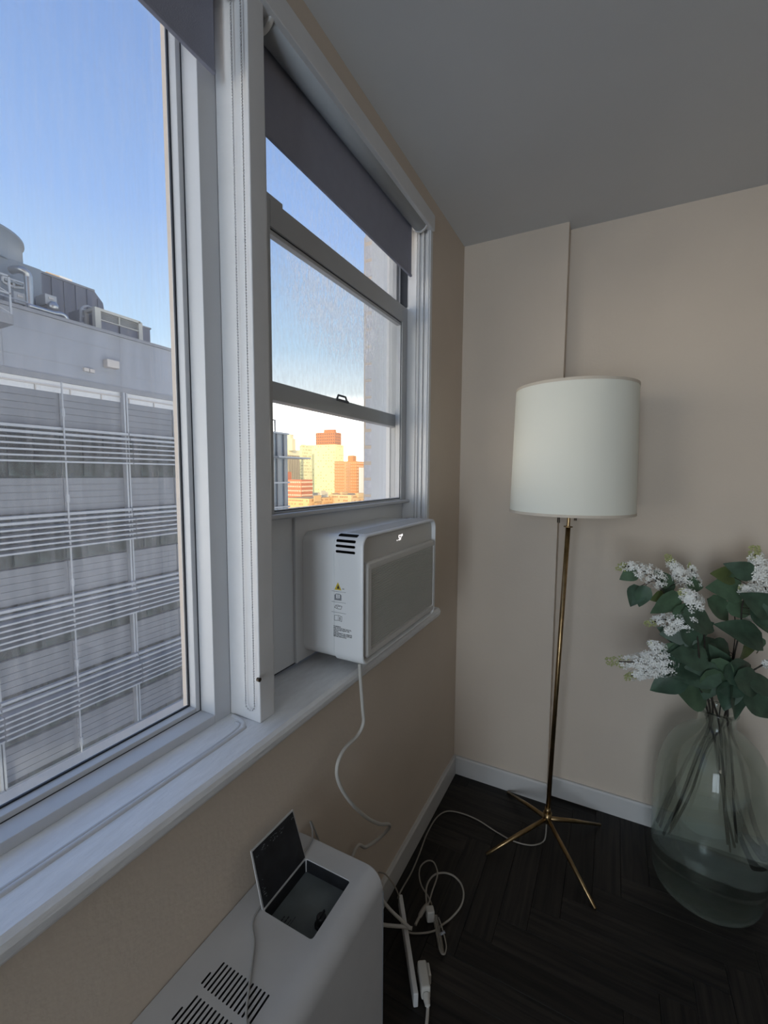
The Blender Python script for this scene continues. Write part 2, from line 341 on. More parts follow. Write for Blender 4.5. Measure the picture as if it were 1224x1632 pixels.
# sill (trim_1) with its drip of caulk
m_ = MB(); m_.prism([(-.165, .86), (-.165, ST), (.042, ST), (.049, ST-.006), (.052, ST-.014), (.050, ST-.026), (.040, ST-.038), (.022, ST-.046), (.008, ST-.066), (0, ST-.072), (0, .86)], 1, -1.0, 1.60)
s1 = struct(m_.obj('trim_1', 'sillw', origin=(0, .5, ST), smooth=False))
bd = smooth_path([(-.016, -.95, ST), (-.016, .30, ST), (-.017, .60, ST), (-.022, .632, ST), (-.040, .648, ST), (-.075, .655, ST)], 8)
MB().tube(bd, .0045, 8).obj('caulk_bead', 'caulk', s1, smooth=True)
bd2 = smooth_path([(-.026, -.95, ST-.001), (-.026, .30, ST-.001), (-.027, .60, ST-.001), (-.05, .64, ST-.001)], 8)
MB().tube(bd2, .003, 6).obj('caulk_bead', 'caulk', s1, smooth=True)
# header board over the windows (trim_2) and mullion post (trim_3), right jamb (trim_4)
struct(box('trim_2', 'white', None, -.015, .010, -1.0, 1.585, 2.338, 2.392, bevel=.002))
m_ = MB(); m_.box(-.165, 0, .660, .704, ST, 2.39); m_.box(-.165, -.062, .70, .775, ST, 2.39)
struct(m_.obj('trim_3', 'white', bevel=.0025))
m_ = MB(); m_.box(-.165, .001, 1.570, 1.590, ST, 2.39); m_.box(-.052, -.040, 1.560, 1.571, ST, 2.39); m_.box(-.014, -.004, 1.566, 1.571, ST, 2.39); m_.box(-.030, -.024, 1.563, 1.571, ST, 2.39)
struct(m_.obj('trim_4', 'white', bevel=.0015))
struct(box('trim_5', 'white', None, -.165, .001, YL-.01, YL, ST, 2.39)); struct(box('trim_6', 'white', None, -.165, 0, -1.0, 1.58, 2.386, 2.40))

# ---------------------------------------------------------------- window_1: wide fixed pane
def frame_boxes(m, x0, x1, ya, yb, za, zb, t):
    ty, tb, tt = t
    m.box(x0, x1, ya, ya+ty, za, zb); m.box(x0, x1, yb-ty, yb, za, zb); m.box(x0, x1, ya+ty, yb-ty, za, za+tb); m.box(x0, x1, ya+ty, yb-ty, zb-tt, zb); return m
def fixed_window(name, ya, yb):
    w1 = empty(name, (-.12, (ya+yb)/2, ST), kind='structure')
    frame_boxes(MB(), -.165, -.084, ya, yb, ST, 2.385, (.043, .018, .05)).obj('frame', 'vinyl', w1, bevel=.0015)
    frame_boxes(MB(), -.156, -.126, ya+.043, yb-.043, ST+.018, 2.335, (.012, .010, .012)).obj('glazing_bead', 'vinyl', w1, bevel=.0015)
    frame_boxes(MB(), -.149, -.1445, ya+.055, yb-.055, ST+.028, 2.323, (.0035, .003, .003)).obj('gasket', 'gasket', w1)
    frame_boxes(MB(), -.1262, -.1252, ya+.0428, yb-.0428, ST+.0178, 2.3352, (.0022, .0016, .002)).obj('shadow_gap', 'gasket', w1)
    g = box('pane', 'pane1', w1, -.1475, -.1465, ya+.05, yb-.05, ST+.024, 2.33); return w1
fixed_window('window_1', YL, .659)
fixed_window('window_3', -3.14, -1.56)

dr_ = empty('fill_light_frame', (.70, -3.28, 0), kind='structure')  # made-up door frame around the added fill light
frame_ = MB(); frame_.box(.01, .10, -3.30, -3.24, .05, 2.24).box(1.30, 1.39, -3.30, -3.24, .05, 2.24).box(.01, 1.39, -3.30, -3.24, 2.15, 2.24).box(.01, 1.39, -3.30, -3.24, 0, .13).box(.67, .73, -3.23, -3.20, .13, 2.15)
frame_.obj('frame', 'vinyl', dr_)
# ---------------------------------------------------------------- window_2: double-hung
w2 = empty('window_2', (-.12, 1.17, ST), kind='structure')
Y0, Y1 = .775, 1.570
low = frame_boxes(MB(), -.118, -.090, Y0, 1.566, 1.337, 2.074, (.04, .020, .060)).obj('lower_sash', 'vinyl2', w2, bevel=.0015)
frame_boxes(MB(), -.112, -.096, Y0+.04, 1.526, 1.357, 2.014, (.004, .004, .012)).obj('glazing_bead', 'vinyl', low)
frame_boxes(MB(), -.0965, -.0955, Y0+.039, 1.527, 1.356, 2.015, (.004, .003, .004)).obj('gasket', 'gasket', low)
box('pane', 'pane_low', low, -.1045, -.1035, Y0+.04, 1.526, 1.357, 2.014)
box('lift_rail', 'vinyl', low, -.094, -.072, Y0-.0, 1.568, 1.341, 1.352, bevel=.003)
box('tilt_latch', 'vinyl2', low, -.112, -.092, .78, .862, 2.074, 2.086, bevel=.002)
pz = onX(-.10, 568, 437); box('tilt_latch', M['gasket'], low, -.112, -.098, pz.y-.010, pz.y+.012, 2.070, pz.z+.010, bevel=.001)
up = frame_boxes(MB(), -.158, -.126, Y0, 1.568, 1.632, 2.37, (.022, .046, .03)).obj('upper_sash', 'vinyl2', w2, bevel=.0015)
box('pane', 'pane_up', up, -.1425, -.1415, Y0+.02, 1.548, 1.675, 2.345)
pz = onX(-.126, 545, 641)
m_ = MB(); m_.tube([(-.126, pz.y-.028, 1.676), (-.126, pz.y-.020, 1.690), (-.126, pz.y+.020, 1.690), (-.126, pz.y+.030, 1.676)], .0032, 6); m_.box(-.130, -.122, pz.y-.032, pz.y+.034, 1.672, 1.679)
m_.obj('sash_handle', M['gasket'], up)
box('bottom_rail', 'gasket', w2, -.160, -.124, Y0, 1.57, ST-.002, .950)  # dark rail added to stop daylight under the filler panel
# jamb tracks seen through the panes, on the right side
for a, b, mm, d in ((-.137, -.120, 'white', .004), (-.160, -.140, 'vinyl2', .001), (-.176, -.160, 'white', .005)):
    box('jamb_track', mm, w2, a, b, 1.570-d, 1.5715, ST, 2.385)
box('jamb_track', 'gasket', w2, -.126, -.092, 1.5665, 1.5695, 2.08, 2.385)
box('jamb_panning', mat('painted_panning', (.60, .64, .70), .5, var=.04, vscale=2), w2, -.248, -.176, 1.572, 1.60, .86, 2.385)
# masonry jamb with its bricks (part of the wall)
brm = mat('painted_brick', (.64, .66, .72), .85, bump=.9, bscale=120, var=.12, vscale=30)
wl = bpy.data.objects['wall_left']
bmsh = bpy.data.meshes.new('brick'); b_ = bmesh.new(); bmesh.ops.create_cube(b_, size=1); bmesh.ops.scale(b_, vec=(.05, .10, .058), verts=b_.verts); bmesh.ops.bevel(b_, geom=b_.edges[:], offset=.004, segments=1, affect='EDGES'); b_.to_mesh(bmsh); b_.free(); bmsh.materials.append(brm)
z = .90
while z < 2.5:
    o = bpy.data.objects.new('brick', bmsh); C.objects.link(o); o.parent = wl
    o.location = Vector((-.261-random.uniform(-.004, .005), 1.632+random.uniform(-.002, .002), z+.029)); z += .0665
box('mortar', mat('mortar_grey', (.40, .42, .46), .95, bump=.6), wl, -.279, -.24, 1.60, 1.66, .88, 2.5)

# ---------------------------------------------------------------- roller shades
def chain(parent, xa, xb, y, ztop, zbot, step=.0054, r=.0021):
    m = MB(); pts = []; z = ztop
    while z > zbot+.013: pts.append((xa, y, z)); z -= step
    rr = (xb-xa)/2; nn = max(4, int(math.pi*abs(rr)/step))
    for k in range(nn+1): q = math.pi*k/nn; pts.append(((xa+xb)/2-rr*math.cos(q), y, zbot+.010-abs(rr)*math.sin(q)))
    z = zbot+.010+step
    while z < ztop: pts.append((xb, y, z)); z += step
    for (px, py, pz_) in pts:
        vs = []; fs = []
        vs.append((px, py, pz_+r))
        for zz in (.45, -.45):
            for k in range(6): q = math.pi*k/3; rr2 = r*math.sqrt(1-zz*zz); vs.append((px+rr2*math.cos(q), py+rr2*math.sin(q), pz_+r*zz))
        vs.append((px, py, pz_-r))
        for k in range(6):
            a, b = 1+k, 1+(k+1) % 6; fs += [(0, a, b), (a, a+6, b+6, b), (a+6, 13, b+6)]
        m.add(vs, fs)
    m.tube([((xa+xb)/2-rr*math.cos(math.pi*k/8), y, zbot+.010-abs(rr)*math.sin(math.pi*k/8)) for k in range(9)], .0006, 4); m.tube([(xa, y, ztop), (xa, y, zbot+.010)], .0006, 4); m.tube([(xb, y, ztop), (xb, y, zbot+.012)], .0006, 4)
    return m.obj('bead_chain', 'chain', parent, smooth=True, kind='stuff', label='steel bead chain')
def roller(label, ya, yb, zb, cy, zc, xa, xb):
    R_ = empty('roller_shade', ((-.03), (ya+yb)/2, 2.30), label, 'shade')
    MB().tube([(-.028, ya, 2.351), (-.028, yb, 2.351)], .028, 28).obj('roller_tube', 'tube', R_, smooth=True)
    MB().box(-.0565, -.0553, ya+.006, yb-.008, zb, 2.35).obj('fabric', 'shade', R_)
    MB().box(-.0600, -.0520, ya+.006, yb-.008, zb-.004, zb+.004).obj('hem_bar', 'shade', R_, bevel=.001)
    MB().tube([(-.028, yb, 2.351), (-.028, yb+.012, 2.351)], .031, 24).obj('end_pulley', 'plastic', R_, bevel=.003)
    MB().tube([(-.028, ya-.012, 2.351), (-.028, ya, 2.351)], .031, 24).obj('end_cap', 'plastic', R_, bevel=.003)
    chain(R_, xa, xb, cy, 2.34, zc); return R_
s1_ = roller('grey roller shade over the wide left-hand window, its bead chain beside the post', -.90, .640, 2.188, .6515, .958, -.032, -.008)
roller('grey roller shade over the narrow window with the air conditioner', .735, 1.530, 2.170, 1.556, 1.15, -.048, -.020)
# chain tie on the post
kp = onX(0.003, 412, 1083)
ck = MB().tube([(0, kp.y, kp.z), (.007, kp.y, kp.z)], [.004, .0045], 10).obj('screw', M['bronze'], bpy.data.objects['trim_3'])

# ================================================================ AIR CONDITIONER
AX, AY0, AY1, AZ0, AZ1 = .085, .936, 1.446, .955, 1.296
ac = empty('air_conditioner', (0, 1.19, AZ0), 'white window air conditioner with ribbed front mounted above the sill', 'air conditioner')
body = MB(); P0 = rrect(AY0, AY1, AZ0, AZ1, .030); P1 = rrect(AY0+.004, AY1-.004, AZ0+.004, AZ1-.004, .027); Pi = rrect(AY0+.011, AY1-.011, AZ0+.011, AZ1-.011, .022); Pb = rrect(AY0+.003, AY1-.003, AZ0+.003, AZ1-.003, .03)
rings = [(-.1035, Pb), (-.004, Pb), (-.003, rrect(AY0+.005, AY1-.005, AZ0+.005, AZ1-.005, .029)), (-.001, rrect(AY0+.005, AY1-.005, AZ0+.005, AZ1-.005, .029)), (0, P0), (.080, P0), (.084, rrect(AY0+.0015, AY1-.0015, AZ0+.0015, AZ1-.0015, .029)), (.0855, P1), (.0845, rrect(AY0+.0065, AY1-.0065, AZ0+.0065, AZ1-.0065, .026)), (.072, Pi)]
vs = []; fs = []; n = len(P0)
for x, P in rings: vs += [(x, a, b) for a, b in P]
for i in range(len(rings)-1):
    for k_ in range(n): fs.append((i*n+k_, i*n+(k_+1) % n, (i+1)*n+(k_+1) % n, (i+1)*n+k_))
fs.append(tuple(range(n-1, -1, -1))); fs.append(tuple((len(rings)-1)*n+k_ for k_ in range(n)))
body.add(vs, fs); bme = body.mesh()
cm = MB()
slotz = [onY(AY0, 552, yy).z for yy in (863.0, 871.2, 880.2)]
sx0, sx1 = onY(AY0, 535, 870).x, onY(AY0, 566, 872).x
dz = slotz[1]-slotz[2]
for q in slotz: cm.prism([(a, b) for a, b in rrect(sx0, sx1, q-.0034, q+.0034, .0033, 4)], 1, AY0-.02, AY0+.034)
cm.prism([(a, b) for a, b in rrect(sx0, sx1, slotz[0]+dz*.9-.003, slotz[0]+dz*.9+.003, .0029, 4)], 1, AY0-.02, AY0+.034)
bme = cut(bme, cm.mesh())
bo = link('body', bme, 'acw', ac, smooth=False)
for p in bo.data.polygons: p.use_smooth = True
bo.data.materials.append(M['black']); _w = wloc(bo)  # black slot walls stand in for the shade inside the vents
for p in bo.data.polygons:
    q = p.center+_w
    if sx0-.001 < q.x < sx1+.001 and AY0+.002 < q.y < AY0+.035 and q.z > slotz[2]-.006 and (abs(p.normal.x) > .4 or q.y > AY0+.0335 or (abs(p.normal.z) > .97 and q.y < AY0+.024)): p.material_index = 1
bo.data.set_sharp_from_angle(angle=math.radians(35))
MB().box(sx0-.001, sx1+.001, AY0+.0325, AY0+.0335, slotz[2]-.01, AZ1-.006).obj('vent_shade_sheet', 'black', ac)  # black sheet painted as the shade behind the vent slots
# top inset grille
tg = MB()
for k_ in range(9): tg.box(.018+k_*.0062, .0222+k_*.0062, AY0+.035, AY1-.03, AZ1-.001, AZ1+.0012)
tg.obj('top_grille', M['acf'], ac, kind='stuff')
# front: face plate, raised panel and ribs
MB().prism(rrect(AY0+.011, AY1-.011, AZ0+.011, AZ1-.011, .022), 0, .060, .073).obj('face_plate', 'acf', ac)
fp0 = MB(); Pa = rrect(AY0+.022, AY1-.012, AZ0+.016, 1.2235, .010); Pb2 = rrect(AY0+.027, AY1-.017, AZ0+.021, 1.2185, .008); Pc = rrect(AY0+.045, AY1-.022, AZ0+.036, 1.2040, .004)
rg = [(.073, Pa), (.083, Pa), (.0865, Pb2), (.0865, rrect(AY0+.043, AY1-.020, AZ0+.034, 1.2060, .005)), (.0815, Pc)]
vs = []; fs = []
for x, P in rg: vs += [(x, a, b) for a, b in P]
for i in range(len(rg)-1):
    for k_ in range(n): fs.append((i*n+k_, i*n+(k_+1) % n, (i+1)*n+(k_+1) % n, (i+1)*n+k_))
fs.append(tuple((len(rg)-1)*n+k_ for k_ in range(n))); fp0.add(vs, fs)
fp = fp0.obj('front_panel', 'acf', ac, smooth=True); fp.data.set_sharp_from_angle(angle=math.radians(30))
rb = MB(); z = AZ0+.040
while z < 1.200: rb.prism([(.0815, z), (.0850, z+.0006), (.0850, z+.0022), (.0815, z+.0030)], 1, AY0+.047, AY1-.024); z += .0046
rb.obj('rib', 'acf', fp, kind='stuff')
# display digits
dp = onX(.0735, 634, 860); link('display', text_mesh('. 57\u00b0', .022, (.0733, dp.y-.006, dp.z-.003), (0, 1, 0), (0, 0, 1), bold=.0004), 'led', ac)
# side label
sp_ = AY0-.0004
def sy(x, y): p = onY(sp_, x, y); return p.x, p.z
def side_poly(m, pts): m.prism([sy(*p) for p in pts], 1, sp_, sp_+.0006)
t1 = MB(); side_poly(t1, [(533, 939.5), (544, 941), (538.5, 928)]); wt = t1.obj('warning_triangle', 'yellow', ac)
t1 = MB(); o_ = sp_; sp_ = sp_-.0004
side_poly(t1, [(536.8, 938), (541, 938.6), (538.8, 932)]); t1.obj('flame_mark', 'ink', wt); sp_ = o_
t1 = MB()
for ya, yb in ((941.3, 944.3), (958.2, 961.4), (974.4, 978.3)): side_poly(t1, [(528.5, ya), (551, yb), (551, yb+.5), (528.5, ya+.5)])
side_poly(t1, [(545.5, 938), (548.5, 938.4), (548.5, 939.8), (545.5, 939.4)]); t1.obj('label_lines', 'grey', ac, kind='stuff')
t1 = MB(); side_poly(t1, [(533, 956), (544, 957.5), (544, 949), (541.5, 946.6), (535.5, 946), (533, 948)]); bk = t1.obj('manual_symbol', 'grey', ac)
t1 = MB(); o_ = sp_; sp_ = sp_-.0004
side_poly(t1, [(535.8, 953.2), (538, 954.2), (538, 947.4), (535.8, 947)]); side_poly(t1, [(539.2, 954.2), (541.3, 953.6), (541.3, 947.8), (539.2, 947.4)]); t1.obj('book_pages', 'acw', bk)
sp_ = o_; t1 = MB()
def line(m, pts, wd=.55):
    for a, b in zip(pts, pts[1:]):
        dx, dy = b[0]-a[0], b[1]-a[1]; L = math.hypot(dx, dy); nx, ny = -dy/L*wd/2, dx/L*wd/2
        side_poly(m, [(a[0]+nx, a[1]+ny), (b[0]+nx, b[1]+ny), (b[0]-nx, b[1]-ny), (a[0]-nx, a[1]-ny)])
line(t1, [(533, 968), (535, 964.5), (538.5, 964.3), (541, 965.5), (545, 966.5), (543, 971.5), (538, 970.2), (533, 968)]); line(t1, [(537, 969), (538.5, 966), (542, 967)]); line(t1, [(535, 967), (537, 965.4)])
line(t1, [(533, 980.5), (533, 988.5), (540, 989), (544.5, 990.8), (544.8, 983), (540, 981), (533, 980.5)], .45); line(t1, [(539, 981), (539, 989)], .3); line(t1, [(541.6, 983.5), (541.8, 988.5)], 1.0)
t1.obj('manual_symbol', 'ink', ac)
a = Vector((*sy(531.5, 996.2), 0)); b = Vector((*sy(568, 1004), 0)); ax = Vector((b.x-a.x, 0, b.y-a.y))
link('warning_text', text_mesh('WARNING:\nRISK OF ELECTRIC SHOCK.\nCAN CAUSE INJURY OR\nDEATH.\nDISCONNECT ALL REMOTE\nELECTRIC POWER SUPPLIES\nBEFORE SERVICING.', .0046, (a.x, sp_, a.y-.0035), (1, 0, 0), (0, 0, 1), bold=.00008), 'ink', ac)
# power cord of the air conditioner, down the wall and behind the radiator
cp = [onX(.062, 573, 1058)]+[onX(x_, *p) for x_, p in ((.062, (575, 1090)), (.062, (578, 1130)), (.060, (579, 1152)), (.055, (570, 1172)), (.050, (548, 1195)), (.050, (537, 1222)), (.050, (541, 1250)), (.055, (560, 1280)), (.065, (583, 1302)), (.080, (604, 1313)), (.085, (620, 1314)), (.070, (618, 1322)), (.045, (603, 1337)), (.025, (583, 1350)), (.020, (566, 1354)))]
cp.append(Vector((.02, cp[-1].y-.10, cp[-1].z-.10)))
MB().tube(smooth_path(cp, 6), .0048, 10).obj('power_cord', 'cord', ac, smooth=True)
# filler panels beside and above the unit
fpn = empty('filler_panel', (-.11, .85, .94), 'plain white filler board left of the air conditioner, next to the post', 'panel')
MB().box(-.122, -.110, .776, .906, .940, 1.336).obj('board', 'acw', fpn, bevel=.001)
fp2 = empty('mounting_panel', (-.11, 1.2, .94), 'white mounting board behind and above the air conditioner', 'panel')
m_ = MB(); m_.box(-.120, -.104, .907, 1.568, .940, 1.336); m_.obj('board', 'acw', fp2, bevel=.0015)
MB().box(-.1045, -.1025, .9065, .9135, .940, 1.336).obj('edge_strip', 'acw', fp2)

# ================================================================ RADIATOR COVER
RT, RXF, RYE = .59, .226, .792
rad = empty('radiator_cover', (.11, .3, 0), 'white metal radiator cover with an open hatch and slotted top under the window', 'radiator')
prof = [(.002, .02), (RXF, .02)]
for k_ in range(9): q = math.radians(90*k_/8); prof.append((RXF-.042+.042*math.cos(q), RT-.042+.042*math.sin(q)))
prof.append((.002, RT))
rm = MB().prism(prof, 1, -.9, RYE).mesh()
b_ = bmesh.new(); b_.from_mesh(rm)
ee = [e for e in b_.edges if all(abs(v.co.y-RYE) < 1e-5 for v in e.verts) and any(v.co.z > .1 for v in e.verts)]
bmesh.ops.bevel(b_, geom=ee, offset=.008, segments=3, affect='EDGES'); b_.to_mesh(rm); b_.free()
HX0, HX1, HY0, HY1 = .058, .176, .598, .733
cm = MB(); cm.prism(rrect(HX0, HX1, HY0, HY1, .006, 3), 2, RT-.05, RT+.02)
cols = 14; px0 = .0535; pitch = .0086
for bank, (ya, yb) in enumerate(((.452, .496), (.396, .440), (.340, .384), (.284, .328), (.228, .272))):
    for c_ in range(cols):
        x = px0+c_*pitch; a_, b2 = ya, yb
        if c_ == 0: a_, b2 = (ya+.002, yb-.022)
        cm.prism(rrect(x-.0018, x+.0018, a_, b2, .0016, 2), 2, RT-.012, RT+.01)
rm = cut(rm, cm.mesh())
ro = link('casing', rm, 'radw', rad)
for p in ro.data.polygons: p.use_smooth = True
ro.data.materials.append(M['black'])  # cut faces turned black in place of the shade in the slots
for p in ro.data.polygons:
    if RT-.0125 < p.center.z+wloc(ro).z < RT-.001 and px0-.01 < p.center.x+wloc(ro).x < px0+14*pitch and p.center.y+wloc(ro).y < .50 and p.center.y+wloc(ro).y > .2: p.material_index = 1
ro.data.set_sharp_from_angle(angle=math.radians(32))
sb = MB()
for bank, (ya, yb) in enumerate(((.452, .496), (.396, .440), (.340, .384), (.284, .328), (.228, .272))): sb.box(px0-.004, px0+13*pitch+.004, ya-.002, yb+.002, RT-.0118, RT-.0108)
sb.obj('slot_shade_sheet', 'black', rad)  # black sheet standing in for shade below the slotted top
MB().box(RXF-.001, RXF+.0008, .786, .7875, .03, RT-.05).obj('seam', 'grey', rad)
# hatch: liner, plate, knob, lid
hl = MB(); hl.box(HX0-.0005, HX0+.001, HY0, HY1, RT-.049, RT-.003); hl.box(HX1-.001, HX1+.0005, HY0, HY1, RT-.049, RT-.003); hl.box(HX0, HX1, HY1-.001, HY1+.0005, RT-.049, RT-.003); hl.box(HX0, HX1, HY0-.0005, HY0+.001, RT-.049, RT-.003)
hl.obj('hatch_liner', 'hatch', rad)
cp_ = MB().box(HX0+.001, HX1-.001, HY0+.001, HY1-.001, RT-.036, RT-.031).obj('control_plate', 'plate', rad)
kn = onZ(RT-.012, 512, 1460)
kb = MB().lathe([(0, 0), (.0135, 0), (.0135, .003), (.0105, .006), (.0095, .018), (.008, .020), (0, .020)], (kn.x, kn.y, RT-.031), 24); kb.box(kn.x-.0015, kn.x+.0015, kn.y-.011, kn.y+.011, RT-.013, RT-.008); kb.obj('knob', M['black'], cp_, smooth=False)
tl_ = MB()
for (xx, ya, yb, wd) in ((.082, .606, .634, .0026), (.090, .604, .636, .0026), (.098, .608, .632, .0014), (.103, .608, .640, .0010)):
    y = ya
    while y < yb-.003: L = random.uniform(.002, .006); tl_.box(xx, xx+wd, y, min(y+L, yb), RT-.0311, RT-.0306); y += L+.0012
tl_.obj('plate_print', 'ink', cp_)
# lid leaning to the wall
a0, a1 = onX(.032, 400, 1357), onX(.032, 467, 1290)
hin = [(HX0-.001, HY0-.001, RT+.001), (HX0-.001, HY1, RT+.001)]
tp = [tuple(a0), tuple(a1)]
def lid(offx, ins):
    return [(hin[0][0]+offx, hin[0][1]+ins, hin[0][2]+ins), (hin[1][0]+offx, hin[1][1]-ins, hin[1][2]+ins), (tp[1][0]+offx, tp[1][1]-ins, tp[1][2]-ins), (tp[0][0]+offx, tp[0][1]+ins, tp[0][2]-ins)]
q = lid(0, 0)+lid(-.0025, 0)
ld = MB().add(q, [(0, 1, 2, 3), (7, 6, 5, 4), (0, 4, 5, 1), (1, 5, 6, 2), (2, 6, 7, 3), (3, 7, 4, 0)]).obj('hatch_lid', 'radw', rad)
q = lid(.0012, .003)+lid(.0001, .003)
li = MB().add(q, [(0, 1, 2, 3), (7, 6, 5, 4), (0, 4, 5, 1), (1, 5, 6, 2), (2, 6, 7, 3), (3, 7, 4, 0)]).obj('lid_lining', 'hatch', ld)
sc_ = MB(); P = [Vector(v) for v in lid(.0016, .003)]
def lp(u, v): return P[0].lerp(P[1], u).lerp(P[3].lerp(P[2], u), v)
rnd = random.Random(3)
for i in range(46):
    if i < 30: u, v = rnd.uniform(.02, .72), .94-.10*rnd.random()
    elif i < 42: u, v = rnd.uniform(.01, .09), rnd.uniform(.12, .45)
    else: u, v = rnd.uniform(.9, .98), rnd.uniform(.86, .97)
    a = .01+rnd.random()*.03; h_ = .004+rnd.random()*.012
    sc_.add([lp(u, v), lp(u+a, v+h_*.3), lp(u+a*.8, v+h_), lp(u+.2*a, v+h_*.8)], [(0, 1, 2, 3)])
sc_.obj('scrape', mat('scraped_primer', (.26, .28, .30), .7), ld, kind='stuff')
# thin cable lying over the radiator top
tcb = [(.004, .90, .40), (.006, .835, .56), (.012, .81, RT+.012), (.03, .795, RT+.004), (.045, .76, RT+.003), (.047, .66, RT+.0025), (.052, .58, RT+.0022), (.085, .545, RT+.0022), (.105, .52, RT+.0022), (.150, .46, RT+.0022), (.178, .435, RT+.0025), (.190, .40, RT+.0022), (.195, .30, RT+.002), (.20, .1, RT+.002)]
tag(MB().tube(smooth_path(tcb, 8), .0021, 8).obj('thin_cable', mat('pale_thin_cable', (.42, .42, .42), .5), smooth=True), 'thin white cable trailing over the radiator top past the hatch', 'cable')

# ================================================================ FLOOR LAMP
LC = Vector((.458, 1.752, 0)); SH = Vector((.497, 1.752, 0))
la = empty('floor_lamp', LC, 'brass floor lamp with a large white drum shade before the wall pier', 'lamp')
hub = Vector((.459, 1.752, .105)); top = Vector((.490, 1.752, onY(1.752, 905, 840).z))
pp = lambda t: hub.lerp(top, t)
MB().tube([pp(-.02), pp(1)], .0085, 16).obj('pole', 'brass', la, smooth=True)
MB().tube([pp(1), pp(1.003)], .016, 16).tube([pp(1.003), pp(1.25)], .006, 12).obj('upper_stem', 'brass', la, smooth=False)
MB().tube([hub+Vector((0, 0, -.030)), hub+Vector((0, 0, .012))], [.012, .0165], 18).tube([hub+Vector((0, 0, .012)), hub+Vector((0, 0, .034))], [.013, .010], 18).obj('hub', 'brass', la, smooth=True)
for tx, ty in ((.265, 1.567), (.643, 1.527), (.647, 1.930), (.268, 1.940)):
    tip = Vector((tx, ty, .006)); d_ = (tip-hub).normalized()
    MB().tube([hub+d_*.008+Vector((0, 0, -.012)), hub.lerp(tip, .5)+Vector((0, 0, -.004)), tip], [.0085, .0082, .0055], 10).obj('leg', 'brass', la, smooth=True)
z0, z1 = 1.313, 1.762; r0, r1 = .214, .204; sc0 = Vector((.494, 1.752, 0))
sh = MB(); sh.lathe([(r0, z0), (r1, z1), (r1-.002, z1), (r0-.002, z0), (r0, z0)], sc0, 72); shade = sh.obj('lamp_shade', 'lshade', la, smooth=True); shade.data.set_sharp_from_angle(angle=math.radians(40))
for zz, rr in ((z0, r0), (z1-.007, r1)): MB().lathe([(rr-.0025, zz-.001), (rr+.0012, zz-.001), (rr+.0012, zz+.008), (rr-.0025, zz+.008), (rr-.0025, zz-.001)], sc0, 72).obj('trim_band', 'ltape', shade, smooth=False)
sp3 = MB()
for k_ in range(3):
    q = 2*math.pi*k_/3+.4; sp3.tube([sc0+Vector((0, 0, z1-.03)), sc0+Vector((r1*math.cos(q)*.99, r1*math.sin(q)*.99, z1-.006))], .002, 6)
sp3.tube([sc0+Vector((0, 0, 1.54)), sc0+Vector((0, 0, z1-.025))], .003, 8); sp3.obj('shade_spider', 'brass', la)
for qx, qy in ((890, 833), (917, 829.5)):
    q = onY(1.735, qx, qy)
    MB().tube([(q.x, 1.735, q.z), (q.x+.001, 1.735, 1.42)], [.0050, .0042], 10).obj('pull_switch', 'bronze', la)
MB().lathe([(0, 1.40), (.018, 1.40), (.020, 1.44), (.020, 1.50), (.012, 1.51), (0, 1.51)], sc0, 20).obj('socket', 'brass', la)
lc = [hub+Vector((-.002, -.004, -.032))]+[onZ(.004, *p) for p in ((868, 1338), (855, 1346), (838, 1346), (815, 1339), (790, 1325), (762, 1307), (735, 1296), (712, 1293), (695, 1304), (680, 1330))]+[onZ(.004, 668, 1362), onZ(.004, 655, 1392), onZ(.02, 640, 1418), onZ(.03, 634, 1432)]
MB().tube(smooth_path(lc, 6), .0026, 8).obj('lamp_cord', 'cord2', la, smooth=True)

# ================================================================ POWER STRIP AND CORDS BY THE BASEBOARD
ps0, ps1 = onZ(.035, 638, 1428), onZ(.035, 663, 1588)
dr = (ps1-ps0); dr.z = 0; L_ = dr.length; dr.normalize(); nrm = Vector((-dr.y, dr.x, 0))
ps = empty('power_strip', (ps0.x, ps0.y, 0), 'slim white power strip on edge beside the radiator end', 'power strip')
def obox(m, o, d, n_, a0, a1, b0, b1, z0, z1):
    vs = []
    for z in (z0, z1):
        for a, b in ((a0, b0), (a1, b0), (a1, b1), (a0, b1)): p = o+d*a+n_*b; vs.append((p.x, p.y, z))
    return m.add(vs, [(0, 3, 2, 1), (4, 5, 6, 7), (0, 1, 5, 4), (1, 2, 6, 5), (2, 3, 7, 6), (3, 0, 4, 7)])
obox(MB(), ps0, dr, nrm, 0, L_, -.007, .007, .0, .042).obj('body', 'plastic', ps, bevel=.003)
m_ = MB()
for k_ in range(5): obox(m_, ps0, dr, nrm, .03+k_*.042, .055+k_*.042, .007, .0078, .010, .032)
m_.obj('outlet', 'grey', ps, kind='stuff')
# big plug at the near end
pg0, pg1 = onZ(.045, 672, 1532), onZ(.045, 681, 1588); d2 = (pg1-pg0); d2.z = 0; L2 = d2.length; d2.normalize(); n2 = Vector((-d2.y, d2.x, 0))
pl = empty('block_plug', (pg0.x, pg0.y, 0), 'chunky white block plug at the near end of the power strip with a cord', 'plug')
m_ = obox(MB(), pg0, d2, n2, 0, L2*.82, -.013, .013, .012, .052); m_.obj('body', 'cord', pl, bevel=.005)
m_ = obox(MB(), pg0, d2, n2, .004, L2*.45, .013, .021, .016, .046); m_.obj('grip', 'cord', pl, bevel=.003)
m_ = MB(); e0 = pg0+d2*(L2*.82); e0.z = .03; e1 = pg0+d2*L2*1.08; e1.z = .026; m_.tube([e0, e1], [.011, .007], 12); m_.obj('strain_relief', 'cord', pl)
cc = [e1]+[onZ(.012, *p) for p in ((682, 1605), (680, 1632), (674, 1668), (660, 1720))]
MB().tube(smooth_path(cc, 6), .0045, 10).obj('cord', 'cord', pl, smooth=True)
